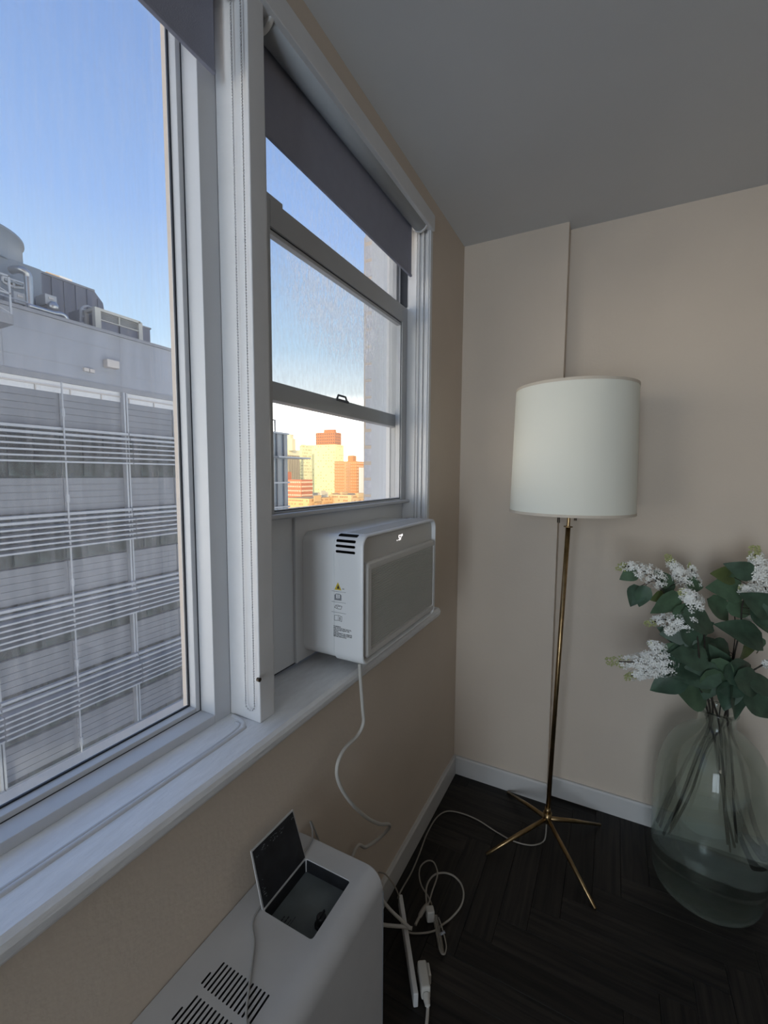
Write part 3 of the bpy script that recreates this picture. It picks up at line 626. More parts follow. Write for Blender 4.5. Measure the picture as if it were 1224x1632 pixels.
# small cube adapter with its looped cable
aq = onZ(.04, 686, 1449)
ad = empty('cube_adapter', (aq.x, aq.y, 0), 'small white cube adapter on the floor with a looped cable', 'adapter')
m_ = obox(MB(), Vector((aq.x, aq.y, 0)), dr, nrm, -.013, .013, -.013, .012, .004, .042); m_.obj('body', 'cord', ad, bevel=.004)
def zp(lst): return [onZ(z_, x_, y_) for x_, y_, z_ in lst]
lp1 = zp([(683, 1441, .045), (689, 1420, .05), (696, 1400, .05), (697, 1388, .05), (691, 1374, .05), (681, 1372, .045), (671, 1380, .04), (668, 1394, .035), (672, 1412, .03), (682, 1428, .03), (688, 1441, .03)])
MB().tube(smooth_path(lp1, 6), .0024, 8).obj('cable', 'cord2', ad, smooth=True)
lp2 = zp([(680, 1440, .03), (679, 1420, .04), (683, 1405, .045), (693, 1394, .045), (708, 1391, .045), (723, 1396, .04), (735, 1409, .035), (739, 1426, .03), (734, 1445, .02), (719, 1463, .01), (705, 1474, .006), (693, 1483, .006), (675, 1487, .006), (655, 1487, .006), (645, 1481, .012)])
tag(MB().tube(smooth_path(lp2, 6), .0030, 8).obj('looped_cable', 'cord2', smooth=True), 'pale cable lying in a wide round loop on the dark floor', 'cable')
# tied bundle below the adapter
bu = empty('tied_cable_bundle', onZ(0, 705, 1490), 'flat folded cable bundle lying in front of the cube adapter', 'cable')
for k_, (dx_, z_) in enumerate(((0, .006), (3.5, .008), (7, .006), (2, .012), (5, .013))):
    q = zp([(689+dx_, 1458, z_+.01), (693+dx_, 1475, z_), (697+dx_, 1497, z_), (700+dx_*.9, 1512, z_), (705+dx_*.4, 1521, z_), (710, 1517, z_), (711, 1505, z_), (705, 1480, z_+.004), (699, 1462, z_+.008)])
    MB().tube(smooth_path(q, 5), .0019, 6).obj('cable_strand', 'cord2', bu, smooth=True)
m_ = MB().tube(zp([(697, 1492, .004), (709, 1485, .018)]), .004, 8); m_.obj('tie', 'grey', bu)
# thick cable arms crossing the strip
tk1 = zp([(602, 1422, .10), (608, 1432, .09), (622, 1450, .075), (640, 1467, .062), (654, 1480, .052)])
tag(MB().tube(smooth_path(tk1, 5), [.0052]*21, 10).obj('thick_cable', 'cord', smooth=True), 'thick white cable slanting down from the radiator end over the strip', 'cable')
tk2 = zp([(600, 1470, .06), (612, 1474, .058), (630, 1476, .055), (645, 1477, .052), (657, 1480, .05)])
tag(MB().tube(smooth_path(tk2, 5), .0052, 10).obj('thick_cable', 'cord', smooth=True), 'thick white cable running level from the radiator end over the strip', 'cable')
tk3 = zp([(662, 1474, .03), (668, 1462, .03), (676, 1448, .034), (682, 1442, .036)])
tag(MB().tube(smooth_path(tk3, 5), [.0045]*6+[.007]*10, 10).obj('cable_end', 'cord2', smooth=True), 'short thick cable end between the strip and the cube adapter', 'cable')
tk4 = zp([(600, 1390, .14), (612, 1392, .12), (622, 1402, .10), (632, 1418, .07), (636, 1430, .05)])
tag(MB().tube(smooth_path(tk4, 5), .0022, 8).obj('thin_cable', 'cord2', smooth=True), 'thin cord arching from behind the radiator to the strip top', 'cable')

# ================================================================ VASE AND LILAC
VC = Vector((.978, 1.785, 0.002))
ou = [(0, 0), (.110, 0), (.134, .006), (.150, .022), (.160, .05), (.166, .10), (.169, .18), (.1695, .28), (.1680, .35), (.163, .415), (.153, .467), (.139, .510), (.121, .544), (.100, .568), (.078, .585), (.062, .597), (.055, .606), (.053, .618), (.053, .645), (.058, .652), (.060, .659), (.057, .666)]
inn = [(.051, .666), (.047, .657), (.0475, .620), (.051, .602), (.059, .593), (.076, .580), (.097, .563), (.117, .540), (.135, .507), (.149, .465), (.159, .413), (.164, .35), (.1655, .28), (.165, .18), (.162, .10), (.156, .055), (.145, .030), (.128, .014), (.105, .010), (.03, .022), (0, .026)]
va = MB().lathe(ou+inn, VC, 72).obj('glass_vase', 'vase', smooth=True, origin=VC)
tag(va, 'large pale green glass bottle vase standing in the corner of the dark floor', 'vase')
def floret(m, c, nrm_, s, rnd):
    nrm_ = nrm_.normalized(); a = nrm_.orthogonal().normalized(); b = nrm_.cross(a); q0 = rnd.uniform(0, 1.57)
    for k_ in range(4):
        q = q0+k_*math.pi/2; d_ = a*math.cos(q)+b*math.sin(q); e = a*-math.sin(q)+b*math.cos(q)
        m.add([c, c+d_*s*.55+e*s*.30+nrm_*s*.18, c+d_*s+nrm_*s*rnd.uniform(-.05, .35), c+d_*s*.55-e*s*.30+nrm_*s*.18], [(0, 1, 2, 3)])
def panicle(parent, pts, r, nfl, seed, s=.0085, budf=.18):
    """cone-shaped flower head along pts (base -> tip)"""
    rnd = random.Random(seed); m = MB(); bd = MB(); path = smooth_path(pts, 10); N = len(path)
    for i in range(nfl):
        t = rnd.random()**.85; p = path[min(N-1, int(t*(N-1)))]; rr = r*(1-.72*t)*(.8+.35*rnd.random())
        if t < .12: rr *= .5+t*4
        d_ = Vector((rnd.gauss(0, 1), rnd.gauss(0, 1), rnd.gauss(0, 1))).normalized(); c = p+d_*rr
        if t > 1-budf:
            q = .0032; bd.add([c+Vector((q, 0, 0)), c+Vector((-q, 0, 0)), c+Vector((0, q, 0)), c+Vector((0, -q, 0)), c+Vector((0, 0, q)), c+Vector((0, 0, -q))], [(0, 2, 4), (2, 1, 4), (1, 3, 4), (3, 0, 4), (2, 0, 5), (1, 2, 5), (3, 1, 5), (0, 3, 5)])
        else: floret(m, c, d_+Vector((0, -.25, .1)), s*rnd.uniform(.8, 1.15), rnd)
    fc = link('flower_head', m.mesh(fix=False), 'petal', parent, kind='stuff')
    if bd.v: bd.obj('flower_buds', 'bud', fc, kind='stuff')
    MB().tube(path[:int(N*.9)], .0018, 5).obj('flower_stalk', 'stem', fc)
def leaf(parent, base, d_, nrm_, L, wd, m, rnd):
    d_ = d_.normalized(); nrm_ = (nrm_-d_*nrm_.dot(d_)).normalized(); s_ = d_.cross(nrm_); mb = MB(); vs = []; nu = 9
    prof_ = [0, .62, .92, 1.0, .93, .76, .54, .30, 0.0]; dro = rnd.uniform(.05, .30); fold = rnd.uniform(.10, .40)
    for i in range(nu):
        t = i/(nu-1); w_ = prof_[i]*wd/2+.0006; c = base+d_*L*(t-.0)-nrm_*L*dro*t*t
        bk = -.06*L if i == 1 else 0
        for k_ in (-1, -.5, 0, .5, 1): vs.append(c+s_*w_*k_+nrm_*w_*fold*abs(k_)+d_*(bk*abs(k_))+nrm_*rnd.uniform(-.0012, .0012))
    fs = [(i*5+j, i*5+j+1, (i+1)*5+j+1, (i+1)*5+j) for i in range(nu-1) for j in range(4)]
    mb.add(vs, fs); o = link('leaf', mb.mesh(fix=False), m, parent, smooth=True)
    return o
neck = VC+Vector((0, 0, .64))
def branch(label, low, mids, leaves, heads, seed, rad_=.0043, nk=(0, 0)):
    """low: foot of the stem inside the vase; mids: photograph points of the stem above the neck (x, y, depth)"""
    rnd = random.Random(seed)
    low = onY(low[2], low[0], low[1])
    nkp = neck+Vector((nk[0], nk[1], 0))
    pts = [Vector(low), Vector(low).lerp(nkp, .35)+Vector((rnd.uniform(-.006, .006), 0, 0)), Vector(low).lerp(nkp, .7)+Vector((rnd.uniform(-.006, .006), 0, 0)), nkp]+[onY(d_, x_, y_) for x_, y_, d_ in mids]
    br = empty('lilac_branch', nkp, label, 'branch', 'white lilac branches in the vase')
    path = smooth_path(pts, 8); sm = MB(); rr = [rad_*(1-.55*i/(len(path)-1))*(1+.12*rnd.uniform(-1, 1)) for i in range(len(path))]
    sm.tube(path, rr, 7)
    up_ = [p for p in path if p.z > .66]
    for (x_, y_, L, ang, mm, dep) in leaves:
        Lm = L*2.72e-3*.92; a = math.radians(ang); c = onY(dep, x_, y_)
        d_ = (_r2*math.cos(a)+_u2*math.sin(a)+_f*rnd.uniform(-.45, .35)).normalized(); base = c-d_*Lm*.5
        nr = (-_f+_r2*rnd.uniform(-.6, .5)+_u2*rnd.uniform(-.1, .9))
        leaf(br, base, d_, nr, Lm, Lm*rnd.uniform(.62, .78), mm, rnd)
        q = min(up_, key=lambda p: (p-base).length); sm.tube([q, q.lerp(base, .5)+Vector((0, 0, .004)), base], .0012, 5)
    sm.obj('stem', 'stem', br, smooth=True)
    for k_, (pp_, r, nf, s) in enumerate(heads): panicle(br, [onY(d_, x_, y_) for x_, y_, d_ in pp_], r, int(nf*1.7), seed*10+k_, s)
    return br
d_, m__, l_ = 'leafd', 'leafm', 'leafl'
branch('lilac branch reaching highest on the left, white head pointing sideways over paired leaves', (1069, 1318, 1.77), [(1112, 1060, 1.75), (1082, 990, 1.72), (1058, 945, 1.70), (1045, 925, 1.70)],
       [(1003, 916, 26, 200, m__, 1.69), (1013, 950, 32, 235, d_, 1.69), (1024, 951, 32, 260, d_, 1.68), (1049, 952, 22, 200, l_, 1.70), (1075, 1010, 42, 160, d_, 1.74), (1098, 1034, 44, 140, d_, 1.74)],
       [([(1052, 925, 1.70), (1030, 912, 1.70), (1005, 903, 1.70), (984, 904, 1.70)], .036, 150, .0085)], 11, nk=(-.02, -.01))
branch('lilac branch with the tall upright cream-tipped head left of centre', (1072, 1312, 1.80), [(1125, 1055, 1.78), (1120, 990, 1.78), (1108, 945, 1.78), (1095, 925, 1.78)],
       [(1056, 922, 30, 130, m__, 1.74), (1060, 936, 36, 250, d_, 1.75), (1109, 932, 28, -10, m__, 1.77), (1103, 920, 20, 60, d_, 1.8), (1118, 1000, 40, 20, d_, 1.80), (1128, 1030, 44, 30, d_, 1.79)],
       [([(1096, 938, 1.78), (1086, 920, 1.78), (1076, 905, 1.78), (1064, 886, 1.78)], .036, 150, .009), ([(1108, 935, 1.80), (1104, 915, 1.80), (1100, 898, 1.80)], .022, 50, .009)], 12, nk=(-.01, .01))
branch('lilac branch with two small round white heads in front of big leaves', (1160, 1345, 1.86), [(1118, 1070, 1.70), (1112, 1020, 1.68), (1104, 975, 1.67), (1098, 962, 1.67)],
       [(1064, 964, 42, 230, m__, 1.66), (1098, 976, 40, 0, m__, 1.67), (1120, 990, 56, -20, d_, 1.66), (1083, 1010, 44, 190, d_, 1.68), (1104, 1016, 44, -60, d_, 1.67), (1100, 1045, 50, 170, d_, 1.67)],
       [([(1108, 962, 1.66), (1098, 951, 1.66), (1086, 943, 1.66)], .034, 100, .010), ([(1098, 993, 1.66), (1080, 989, 1.66), (1055, 988, 1.65), (1028, 996, 1.65)], .031, 130, .009), ([(1070, 1002, 1.67), (1064, 1008, 1.67)], .020, 40, .009)], 13, nk=(.0, -.02))
branch('lilac branch bearing the largest double white head, lowest at the left', (1171, 1350, 1.88), [(1115, 1095, 1.72), (1095, 1072, 1.69), (1070, 1056, 1.67), (1058, 1052, 1.66)],
       [(1078, 1042, 34, 190, d_, 1.67), (1060, 1060, 30, 120, d_, 1.66), (1064, 1088, 46, 205, d_, 1.67), (1088, 1066, 46, 175, d_, 1.67), (1110, 1076, 56, 190, d_, 1.68), (1104, 1104, 58, 165, m__, 1.70), (1066, 1036, 24, 210, m__, 1.67)],
       [([(1062, 1055, 1.66), (1045, 1053, 1.66), (1015, 1055, 1.65), (968, 1054, 1.65)], .046, 230, .0095), ([(1056, 1064, 1.65), (1030, 1070, 1.65), (998, 1080, 1.65)], .034, 130, .009), ([(1058, 1040, 1.67), (1045, 1030, 1.67), (1035, 1024, 1.67)], .026, 60, .009)], 14, nk=(-.025, -.015))
branch('lilac branch tallest at the right frame edge with big white heads', (1066, 1330, 1.73), [(1168, 1055, 1.82), (1180, 1000, 1.82), (1184, 960, 1.82), (1200, 940, 1.82)],
       [(1152, 917, 36, 170, l_, 1.79), (1160, 937, 50, 175, m__, 1.79), (1184, 909, 38, 160, d_, 1.78), (1187, 1008, 62, 150, d_, 1.77), (1208, 962, 52, 150, d_, 1.76), (1215, 985, 40, -70, d_, 1.77), (1235, 1000, 50, -30, m__, 1.80)],
       [([(1225, 950, 1.82), (1215, 925, 1.82), (1208, 900, 1.82), (1202, 874, 1.82)], .048, 260, .010), ([(1205, 945, 1.80), (1192, 943, 1.80), (1182, 938, 1.80)], .032, 100, .010), ([(1240, 960, 1.80), (1250, 930, 1.80), (1262, 905, 1.80)], .04, 150, .010)], 15, nk=(.02, .0))
branch('thin lilac branch of bare twigs and loose leaves right of centre', (1164, 1358, 1.88), [(1165, 1060, 1.85), (1172, 1005, 1.86), (1168, 960, 1.86), (1164, 935, 1.86)],
       [(1148, 972, 46, -40, m__, 1.82), (1182, 969, 36, 10, m__, 1.84), (1190, 1042, 36, -80, l_, 1.82), (1144, 1038, 50, 170, d_, 1.82), (1212, 1032, 30, -60, m__, 1.84), (1153, 1072, 44, -50, m__, 1.72), (1136, 1091, 48, -55, m__, 1.70), (1130, 1058, 50, 40, d_, 1.76)],
       [([(1196, 1000, 1.88), (1192, 988, 1.88), (1190, 976, 1.88)], .026, 60, .008)], 16, .0028, nk=(.01, .02))
branch('low lilac branch drooping right with dark leaves at the vase neck', (1174, 1342, 1.84), [(1165, 1095, 1.76), (1190, 1075, 1.76), (1215, 1060, 1.77), (1235, 1050, 1.78)],
       [(1183, 1070, 52, 10, d_, 1.74), (1198, 1088, 52, -15, d_, 1.74), (1172, 1118, 48, -85, d_, 1.72), (1160, 1110, 40, -100, d_, 1.72), (1212, 1124, 46, -40, d_, 1.74), (1222, 1092, 44, 0, d_, 1.76), (1150, 1056, 48, 120, d_, 1.75), (1170, 1086, 48, 30, d_, 1.73), (1122, 1100, 46, 250, d_, 1.72)],
       [([(1226, 1060, 1.77), (1219, 1056, 1.77)], .015, 18, .010)], 17, nk=(.025, -.02))

# ================================================================ BUILDING ACROSS THE COURTYARD
FX = -20.0; K = (20+.633)/12.633
def fz(rel): return 1.45+(rel-1.45)*K
ob = empty('office_building', (FX, 10, -14), 'grey office building with rows of white louvres across the courtyard', 'building')
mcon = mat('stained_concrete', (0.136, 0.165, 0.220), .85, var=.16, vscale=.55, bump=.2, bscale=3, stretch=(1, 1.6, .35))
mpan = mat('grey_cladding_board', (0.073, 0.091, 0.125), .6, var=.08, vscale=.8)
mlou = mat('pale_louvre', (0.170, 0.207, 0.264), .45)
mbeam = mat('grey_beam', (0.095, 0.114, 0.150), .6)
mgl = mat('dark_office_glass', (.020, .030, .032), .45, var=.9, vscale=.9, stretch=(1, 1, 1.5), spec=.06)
YB0, YB1 = -9., 22.3
MB().box(FX-14, FX-.35, YB0, YB1, -14, fz(3.50)).box(FX-14, FX, YB0, YB1, fz(3.85), fz(5.28)).box(FX-14, FX-.6, YB0, YB1, fz(3.4), fz(3.9)).obj('main_block', mcon, ob)
MB().box(FX-14, FX+.10, YB0, YB1+.05, fz(5.28), fz(5.36)).obj('roof_edge', mbeam, ob)
MB().box(FX-.2, FX+.06, YB0, YB1, fz(3.735), fz(3.88)).obj('beam', mbeam, ob)
for zz in (4.22, 4.86):
    MB().box(FX-.01, FX+.004, YB0, YB1, fz(zz), fz(zz)+.02).obj('wall_joint', mbeam, ob)
for yy in (8.4, 12.9, 17.4, 3.6): MB().box(FX-.01, FX+.004, yy, yy+.02, fz(3.9), fz(5.28)).obj('wall_joint', mbeam, ob)
# railing in the bright gap
rl = MB().box(FX-.02, FX+.03, 2, YB1, fz(3.605)-.025, fz(3.605)+.03)
y = 3.0
while y < YB1: rl.box(FX-.01, FX+.02, y-.025, y+.025, fz(3.46), fz(3.6)); y += 1.28
rl.obj('rail', M['grey'], ob)
MB().box(FX-.55, FX-.03, YB0, YB1, fz(3.46), fz(3.74)).obj('sky_reflection_strip', mat('painted_sky_reflection', (0.306, 0.350, 0.418), .4), ob)  # sky reflection put into the pale colour of this strip
tops = [3.46, 1.30, -.88, -3.05, -5.20, -7.35]
mull = [-6.0, -3.3, -.6, 2.1, 4.8, 7.45, 10.13, 12.93, 15.48, 18.2, 20.9]; YS = [m2 for m2 in mull]
PH = .86*K; bh = PH/5
bmesh_board = MB().box(-.03, .03, -1.29, 1.29, .012, bh-.012).mesh('board'); bmesh_board.materials.append(mpan)
obw = wloc(ob)
panem = MB().box(-.02, .02, -.40, .40, 0, 1.24*K).mesh('pane_far'); panem.materials.append(mgl)
np_ = 0
for fi, tz in enumerate(tops):
    zt = fz(tz)
    MB().box(FX-.34, FX-.06, YB0, YB1, zt-PH, zt).obj('spandrel', mpan, ob)
    MB().box(FX-.30, FX-.20, YB0, YB1, zt-PH-1.24*K-.1, zt-PH).obj('glazing_back', mgl, ob)
    for bi in range(len(mull)-1):
        yc = (mull[bi]+mull[bi+1])/2
        if fi < 5 and 4 <= bi <= 9:
            for b5 in range(5):
                o = bpy.data.objects.new('cladding_board', bmesh_board); C.objects.link(o); o.parent = ob
                o.location = Vector((FX-.04+random.uniform(-.004, .004), yc, zt-PH+b5*bh))-obw; np_ += 1
            for w3 in range(3):
                o = bpy.data.objects.new('window_pane', panem); C.objects.link(o); o.parent = ob
                o.location = Vector((FX-.15+random.uniform(-.01, .01), yc+(w3-1)*.88, zt-PH-1.24*K))-obw; np_ += 1
    # louvres in front of the glazing; two fat tubes and five thin blades, in lengths between thick mullions
    segs = [(-6., 2.1), (2.1, 7.45), (7.45, 12.93), (12.93, 18.2), (18.2, YB1)]
    g = zt-PH
    lz = [(-.06*K, .075, .6), (-.20*K, .070, .75)]+[(-(.33+.138*k_)*K, .045, .85) for k_ in range(5)]
    for (dz_, hh, dx_) in lz:
        for ya, yb in segs:
            zz = g+dz_
            m_ = MB()
            if hh > .05: m_.prism([(FX+dx_*.5-.07, zz-hh), (FX+dx_*.5+.07, zz-hh*.7), (FX+dx_*.5+.07, zz+hh*.7), (FX+dx_*.5-.07, zz+hh)], 1, ya+.02, yb-.02)
            else: m_.prism([(FX+.20, zz-.02), (FX+.62, zz-.05), (FX+.62, zz+.02), (FX+.20, zz+.05)], 1, ya+.02, yb-.02)
            m_.obj('louvre', mlou, ob)
print('facade pieces', np_)
for i, yy in enumerate(mull):
    if yy < 1: continue
    if i % 2: MB().box(FX-.05, FX+.22, yy-.10, yy-.02, -14, fz(3.72)).box(FX-.05, FX+.22, yy+.03, yy+.10, -14, fz(3.72)).box(FX-.05, FX+.12, yy-.03, yy+.04, -14, fz(3.72)).obj('mullion', mlou, ob)
    else:
        MB().tube([(FX+.45, yy, -14), (FX+.45, yy, fz(3.7))], .035, 8).obj('hanger_rod', mlou, ob)
        for tz in tops[:5]: MB().tube([(FX+.45, yy, fz(tz-.62)), (FX+.45, yy, fz(tz-.42))], .07, 8).obj('turnbuckle', mlou, ob)
p = onX(FX, 174, 582); MB().box(FX, FX+.35, p.y-.28, p.y+.28, p.z-.16, p.z+.2).obj('flood_light', M['grey'], ob, bevel=.04)
for q in ((136, 590), (145, 592)): p = onX(FX, *q); MB().box(FX, FX+.12, p.y-.10, p.y+.10, p.z-.06, p.z+.08).obj('wall_fixing', M['grey'], ob)
# balcony corner at the far left
p = onX(FX+.6, 8, 500)
m_ = MB(); m_.box(FX+.02, FX+1.2, p.y-4, p.y, fz(4.9)-.35, fz(4.9)); bal = empty('corner_balcony', (FX+.6, p.y-2, fz(4.9)-.35), 'small railed steel balcony on the concrete wall at the left frame edge', 'balcony'); m_.obj('balcony_slab', mbeam, bal)
m_ = MB(); z_ = fz(4.9)
for yy in (p.y-.04, p.y-1.5, p.y-3): m_.box(FX+1.1, FX+1.16, yy-.03, yy+.03, z_, z_+1.35)
m_.box(FX+1.1, FX+1.16, p.y-4, p.y, z_+1.3, z_+1.36); m_.box(FX+1.1, FX+1.16, p.y-4, p.y, z_+.7, z_+.75); m_.tube([(FX+1.13, p.y, z_+.72), (FX+1.13, p.y-1.5, z_+1.3)], .02, 5); m_.tube([(FX+1.13, p.y, z_+.02), (FX+1.13, p.y-1.5, z_+.7)], .02, 5)
m_.obj('balcony_rail', mlou, bal)
# lower end wing with the curved glass corner seen past the post
en = empty('glass_end_wing', (FX, 24, -14), 'blue-grey glazed building end beyond the louvres, seen at the narrow window left', 'building')
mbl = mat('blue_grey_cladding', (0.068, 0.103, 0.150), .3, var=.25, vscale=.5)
MB().box(FX-10, FX-.1, YB1+.1, 24.8, -14, fz(3.2)).obj('wall', mbl, en)
for k_ in range(6):
    z_ = fz(3.2-1.05*k_); MB().box(FX-.1, FX+.05, YB1+.1, 24.85, z_-.12, z_).obj('floor_band', mlou, en)
for yy in (22.9, 23.6, 24.3): MB().box(FX-.1, FX, yy, yy+.07, -14, fz(3.2)).obj('mullion', mbeam, en)
MB().box(FX-.1, FX+1.2, YB1+.1, 25.8, fz(2.15)-.1, fz(2.15)).obj('ledge', mlou, en)
m_ = MB()
for yy in (22.6, 23.3, 23.9): m_.box(FX-.5, FX-.42, yy, yy+.07, fz(3.2), fz(3.72))
m_.box(FX-.5, FX-.42, YB1+.1, 23.97, fz(3.68), fz(3.74)); m_.obj('roof_rail', mbeam, en)

# ---------------------------------------------------------------- things on the roof
RZ = fz(5.36)+.005; RXp = FX-1.2
def rp_(x, y, X=RXp): return onX(X, x, y)
# cooling tower: box and round fan stack
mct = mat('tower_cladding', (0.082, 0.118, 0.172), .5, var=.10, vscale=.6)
bx = rp_(65, 430, FX-2.5); c0 = rp_(39, 415, FX-3.5)
bx = rp_(65, 430, FX-2.5)
ct = empty('cooling_tower', (FX-5, bx.y-3.6, RZ), 'grey cooling tower with a round fan stack at the roof corner', 'cooling tower')
MB().box(FX-9, FX-2.5, bx.y-8, bx.y, RZ, bx.z).obj('housing', mct, ct)
cyt = rp_(39, 398, FX-3.6); rC = 2.3
MB().lathe([(rC, bx.z-.05), (rC, cyt.z), (rC+.08, cyt.z+.02), (rC+.08, cyt.z+.12), (rC-.1, cyt.z+.12), (rC-.1, bx.z-.05)], Vector((FX-4.5, cyt.y-rC+.10, 0)), 48).obj('fan_stack', mct, ct, smooth=True)
print('cyl', cyt, bx)
em = [rp_(x_, y_, FX-2.46) for x_, y_ in ((4, 441), (39, 452), (39, 459), (21, 457.5), (4, 448.5))]
m_ = MB(); n_ = len(em)
for a, b in zip(em, em[1:]+em[:1]): m_.tube([a, b], .05, 5)
cA, cB = rp_(22, 447, FX-2.46), rp_(22, 457.5, FX-2.46); m_.tube([cA, cB], .05, 5); m_.obj('emblem_outline', mat('white_line', (0.272, 0.323, 0.387), .5), ct)
MB().add([v+Vector((-.02, 0, 0)) for v in em], [tuple(range(n_))]).obj('emblem_field', M['ink'], ct)
m_ = MB()
a, b = rp_(7, 445.2, FX-2.42), rp_(36, 454.6, FX-2.42); m_.tube([a, a.lerp(b, .48)], .045, 5); m_.tube([a.lerp(b, .55), b], .045, 5); m_.obj('emblem_bars', mat('pale_bar', (0.187, 0.236, 0.290), .5), ct)
# silver pipe elbow and duct
msil = mat('galvanised_pipe', (0.238, 0.274, 0.317), .30, metal=.75, var=.15, vscale=2)
pp1 = [rp_(18, 431, FX-2.1), rp_(24, 429.5, FX-1.9), rp_(33, 430, FX-1.6), rp_(40, 433, FX-1.5), rp_(44.5, 440, FX-1.5), rp_(45.5, 450, FX-1.5), rp_(46, 484, FX-1.5)]
pp1[-1].z = RZ+.03; pp1[-1].x = pp1[-2].x; pp1[-1].y = pp1[-2].y
tag(MB().tube(smooth_path(pp1, 5), .15, 14).obj('elbow_pipe', msil, smooth=True), 'shiny silver elbow pipe rising before the cooling tower', 'pipe')
pp2 = [rp_(44, 487, FX-.9), rp_(65, 493, FX-.9), rp_(85, 499, FX-.9), rp_(97, 501, FX-.9), rp_(104, 505, FX-.9), rp_(108, 512, FX-.9)]
tag(MB().tube(smooth_path(pp2, 5), .10, 12).obj('roof_duct', msil, smooth=True), 'silver duct lying low along the roof edge', 'pipe')
p = rp_(85, 489, FX-1.3); p.z = max(p.z, RZ+.19); tag(MB().lathe([(0, -.18), (.19, -.18), (.20, .06), (.12, .20), (0, .22)], p, 16).obj('vent_cap', msil, smooth=True), 'rounded silver vent cap beside the low duct', 'vent')
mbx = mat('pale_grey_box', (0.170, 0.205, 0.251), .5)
for (xa, ya, xb, yb, lab) in ((22, 466, 42, 484, 'pale grey box on the roof left of the elbow pipe'), (72, 470, 91, 487, 'pale grey box on the roof right of the elbow pipe')):
    a, b = rp_(xa, (ya+yb)/2, FX-1.5), rp_(xb, (ya+yb)/2, FX-1.5); t_, bo_ = rp_((xa+xb)/2, ya, FX-1.5), rp_((xa+xb)/2, yb, FX-1.5)
    e_ = empty('roof_box', (FX-1.9, (a.y+b.y)/2, bo_.z), lab, 'box')
    MB().box(FX-2.3, FX-1.5, a.y, b.y, bo_.z, t_.z).obj('body', mbx, e_, bevel=.03); MB().box(FX-1.51, FX-1.47, (a.y+b.y)/2-.1, (a.y+b.y)/2+.1, t_.z-.2, t_.z-.12).obj('latch', M['grey'], e_)
    MB().box(FX-2.2, FX-1.6, a.y+.1, b.y-.1, RZ, bo_.z).obj('stand', mbeam, e_)
# long dark mansard behind
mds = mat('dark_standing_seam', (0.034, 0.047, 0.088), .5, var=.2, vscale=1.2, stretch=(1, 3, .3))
XM = FX-4.5
s0, s1p, s2, s3 = rp_(60, 431, XM), rp_(150, 464, XM), rp_(164, 483, XM), rp_(167, 500, XM)
dk = empty('dark_penthouse', (XM-2, (s0.y+s3.y)/2, RZ), 'dark ribbed penthouse with a sloping end behind the roof pipes', 'penthouse')
MB().prism([(bx.y+.1, RZ), (s3.y, RZ), (s3.y, s3.z), (s2.y, s2.z), (s1p.y, s1p.z), (bx.y+.1, (s0.z+s1p.z)/2)], 0, XM-5, XM).obj('wall', mds, dk)
m_ = MB().box(XM-5, XM+.06, bx.y+.1, s1p.y, (s0.z+s1p.z)/2-.06, (s0.z+s1p.z)/2+.04); m_.obj('coping', mbeam, dk)
y = s0.y
while y < s3.y-.2:
    zt_ = (s0.z+s1p.z)/2-.08 if y < s1p.y else s1p.z-(s1p.z-s2.z)*(y-s1p.y)/(s2.y-s1p.y)-.2
    MB().box(XM, XM+.05, y, y+.05, RZ, zt_).obj('seam', mds, dk); y += .55
for q, cc in (((86, 440), (.9, .6, .3)), ((106, 446), (.95, .9, .8))):  # sunlight on the caps is put into their bright colours
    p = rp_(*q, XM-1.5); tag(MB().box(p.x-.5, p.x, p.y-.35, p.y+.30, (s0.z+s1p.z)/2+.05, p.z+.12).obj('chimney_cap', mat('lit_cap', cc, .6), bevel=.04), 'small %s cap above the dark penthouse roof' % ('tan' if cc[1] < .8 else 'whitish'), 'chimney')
# white framed equipment cage and arched frame
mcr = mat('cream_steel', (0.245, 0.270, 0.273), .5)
XC = FX-1.3
f0, f1, f1b = rp_(153, 492, XC), rp_(222, 516, XC), rp_(222, 543, XC); fT = f0.z; 
cg = empty('equipment_screen', (XC-1, (f0.y+f1.y)/2, RZ), 'cream steel frame with louvred top and dark panels on the roof', 'equipment')
m_ = MB(); 
m_.box(XC-.12, XC+.12, f0.y-.12, f0.y+.14, RZ, fT+.05); m_.box(XC-.1, XC+.1, f1.y-.1, f1.y+.1, RZ, fT+.0); m_.box(XC-.1, XC+.1, f0.y, f1.y, fT-.07, fT+.05); m_.box(XC-.06, XC+.06, f0.y, f1.y, fT-.48, fT-.43); m_.box(XC-.05, XC+.05, (f0.y+f1.y)/2-.03, (f0.y+f1.y)/2+.03, fT-.45, fT)
m_.box(XC-.85, XC, f0.y-.08, f0.y+.08, fT-.08, fT+.05); m_.box(XC-.85, XC-.75, f0.y-.08, f0.y+.08, RZ, fT); m_.obj('frame', mcr, cg)
mb2 = MB()
for k_ in range(6): mb2.box(XC-.06, XC-.02, f0.y+.14, f1.y-.1, fT-.43+k_*.062, fT-.395+k_*.062)
mb2.obj('slats', mat('grey_green_slats', (0.122, 0.144, 0.158), .6), cg)
for a, b in ((f0.y+.2, (f0.y+f1.y)/2-.05), ((f0.y+f1.y)/2+.05, f1.y-.1)): MB().box(XC-.05, XC-.01, a, b, RZ, fT-.47).obj('dark_panel', mds, cg)
MB().box(XC-.80, XC-.1, f0.y+.15, f1.y-.12, RZ, fT-.1).obj('unit', mds, cg)
g0, g1 = rp_(223, 523, FX-2), rp_(239, 528, FX-2); gt = empty('roof_cabinet', (FX-3, (g0.y+g1.y)/2, RZ), 'plain dark cabinet at the far end of the roof', 'cabinet')
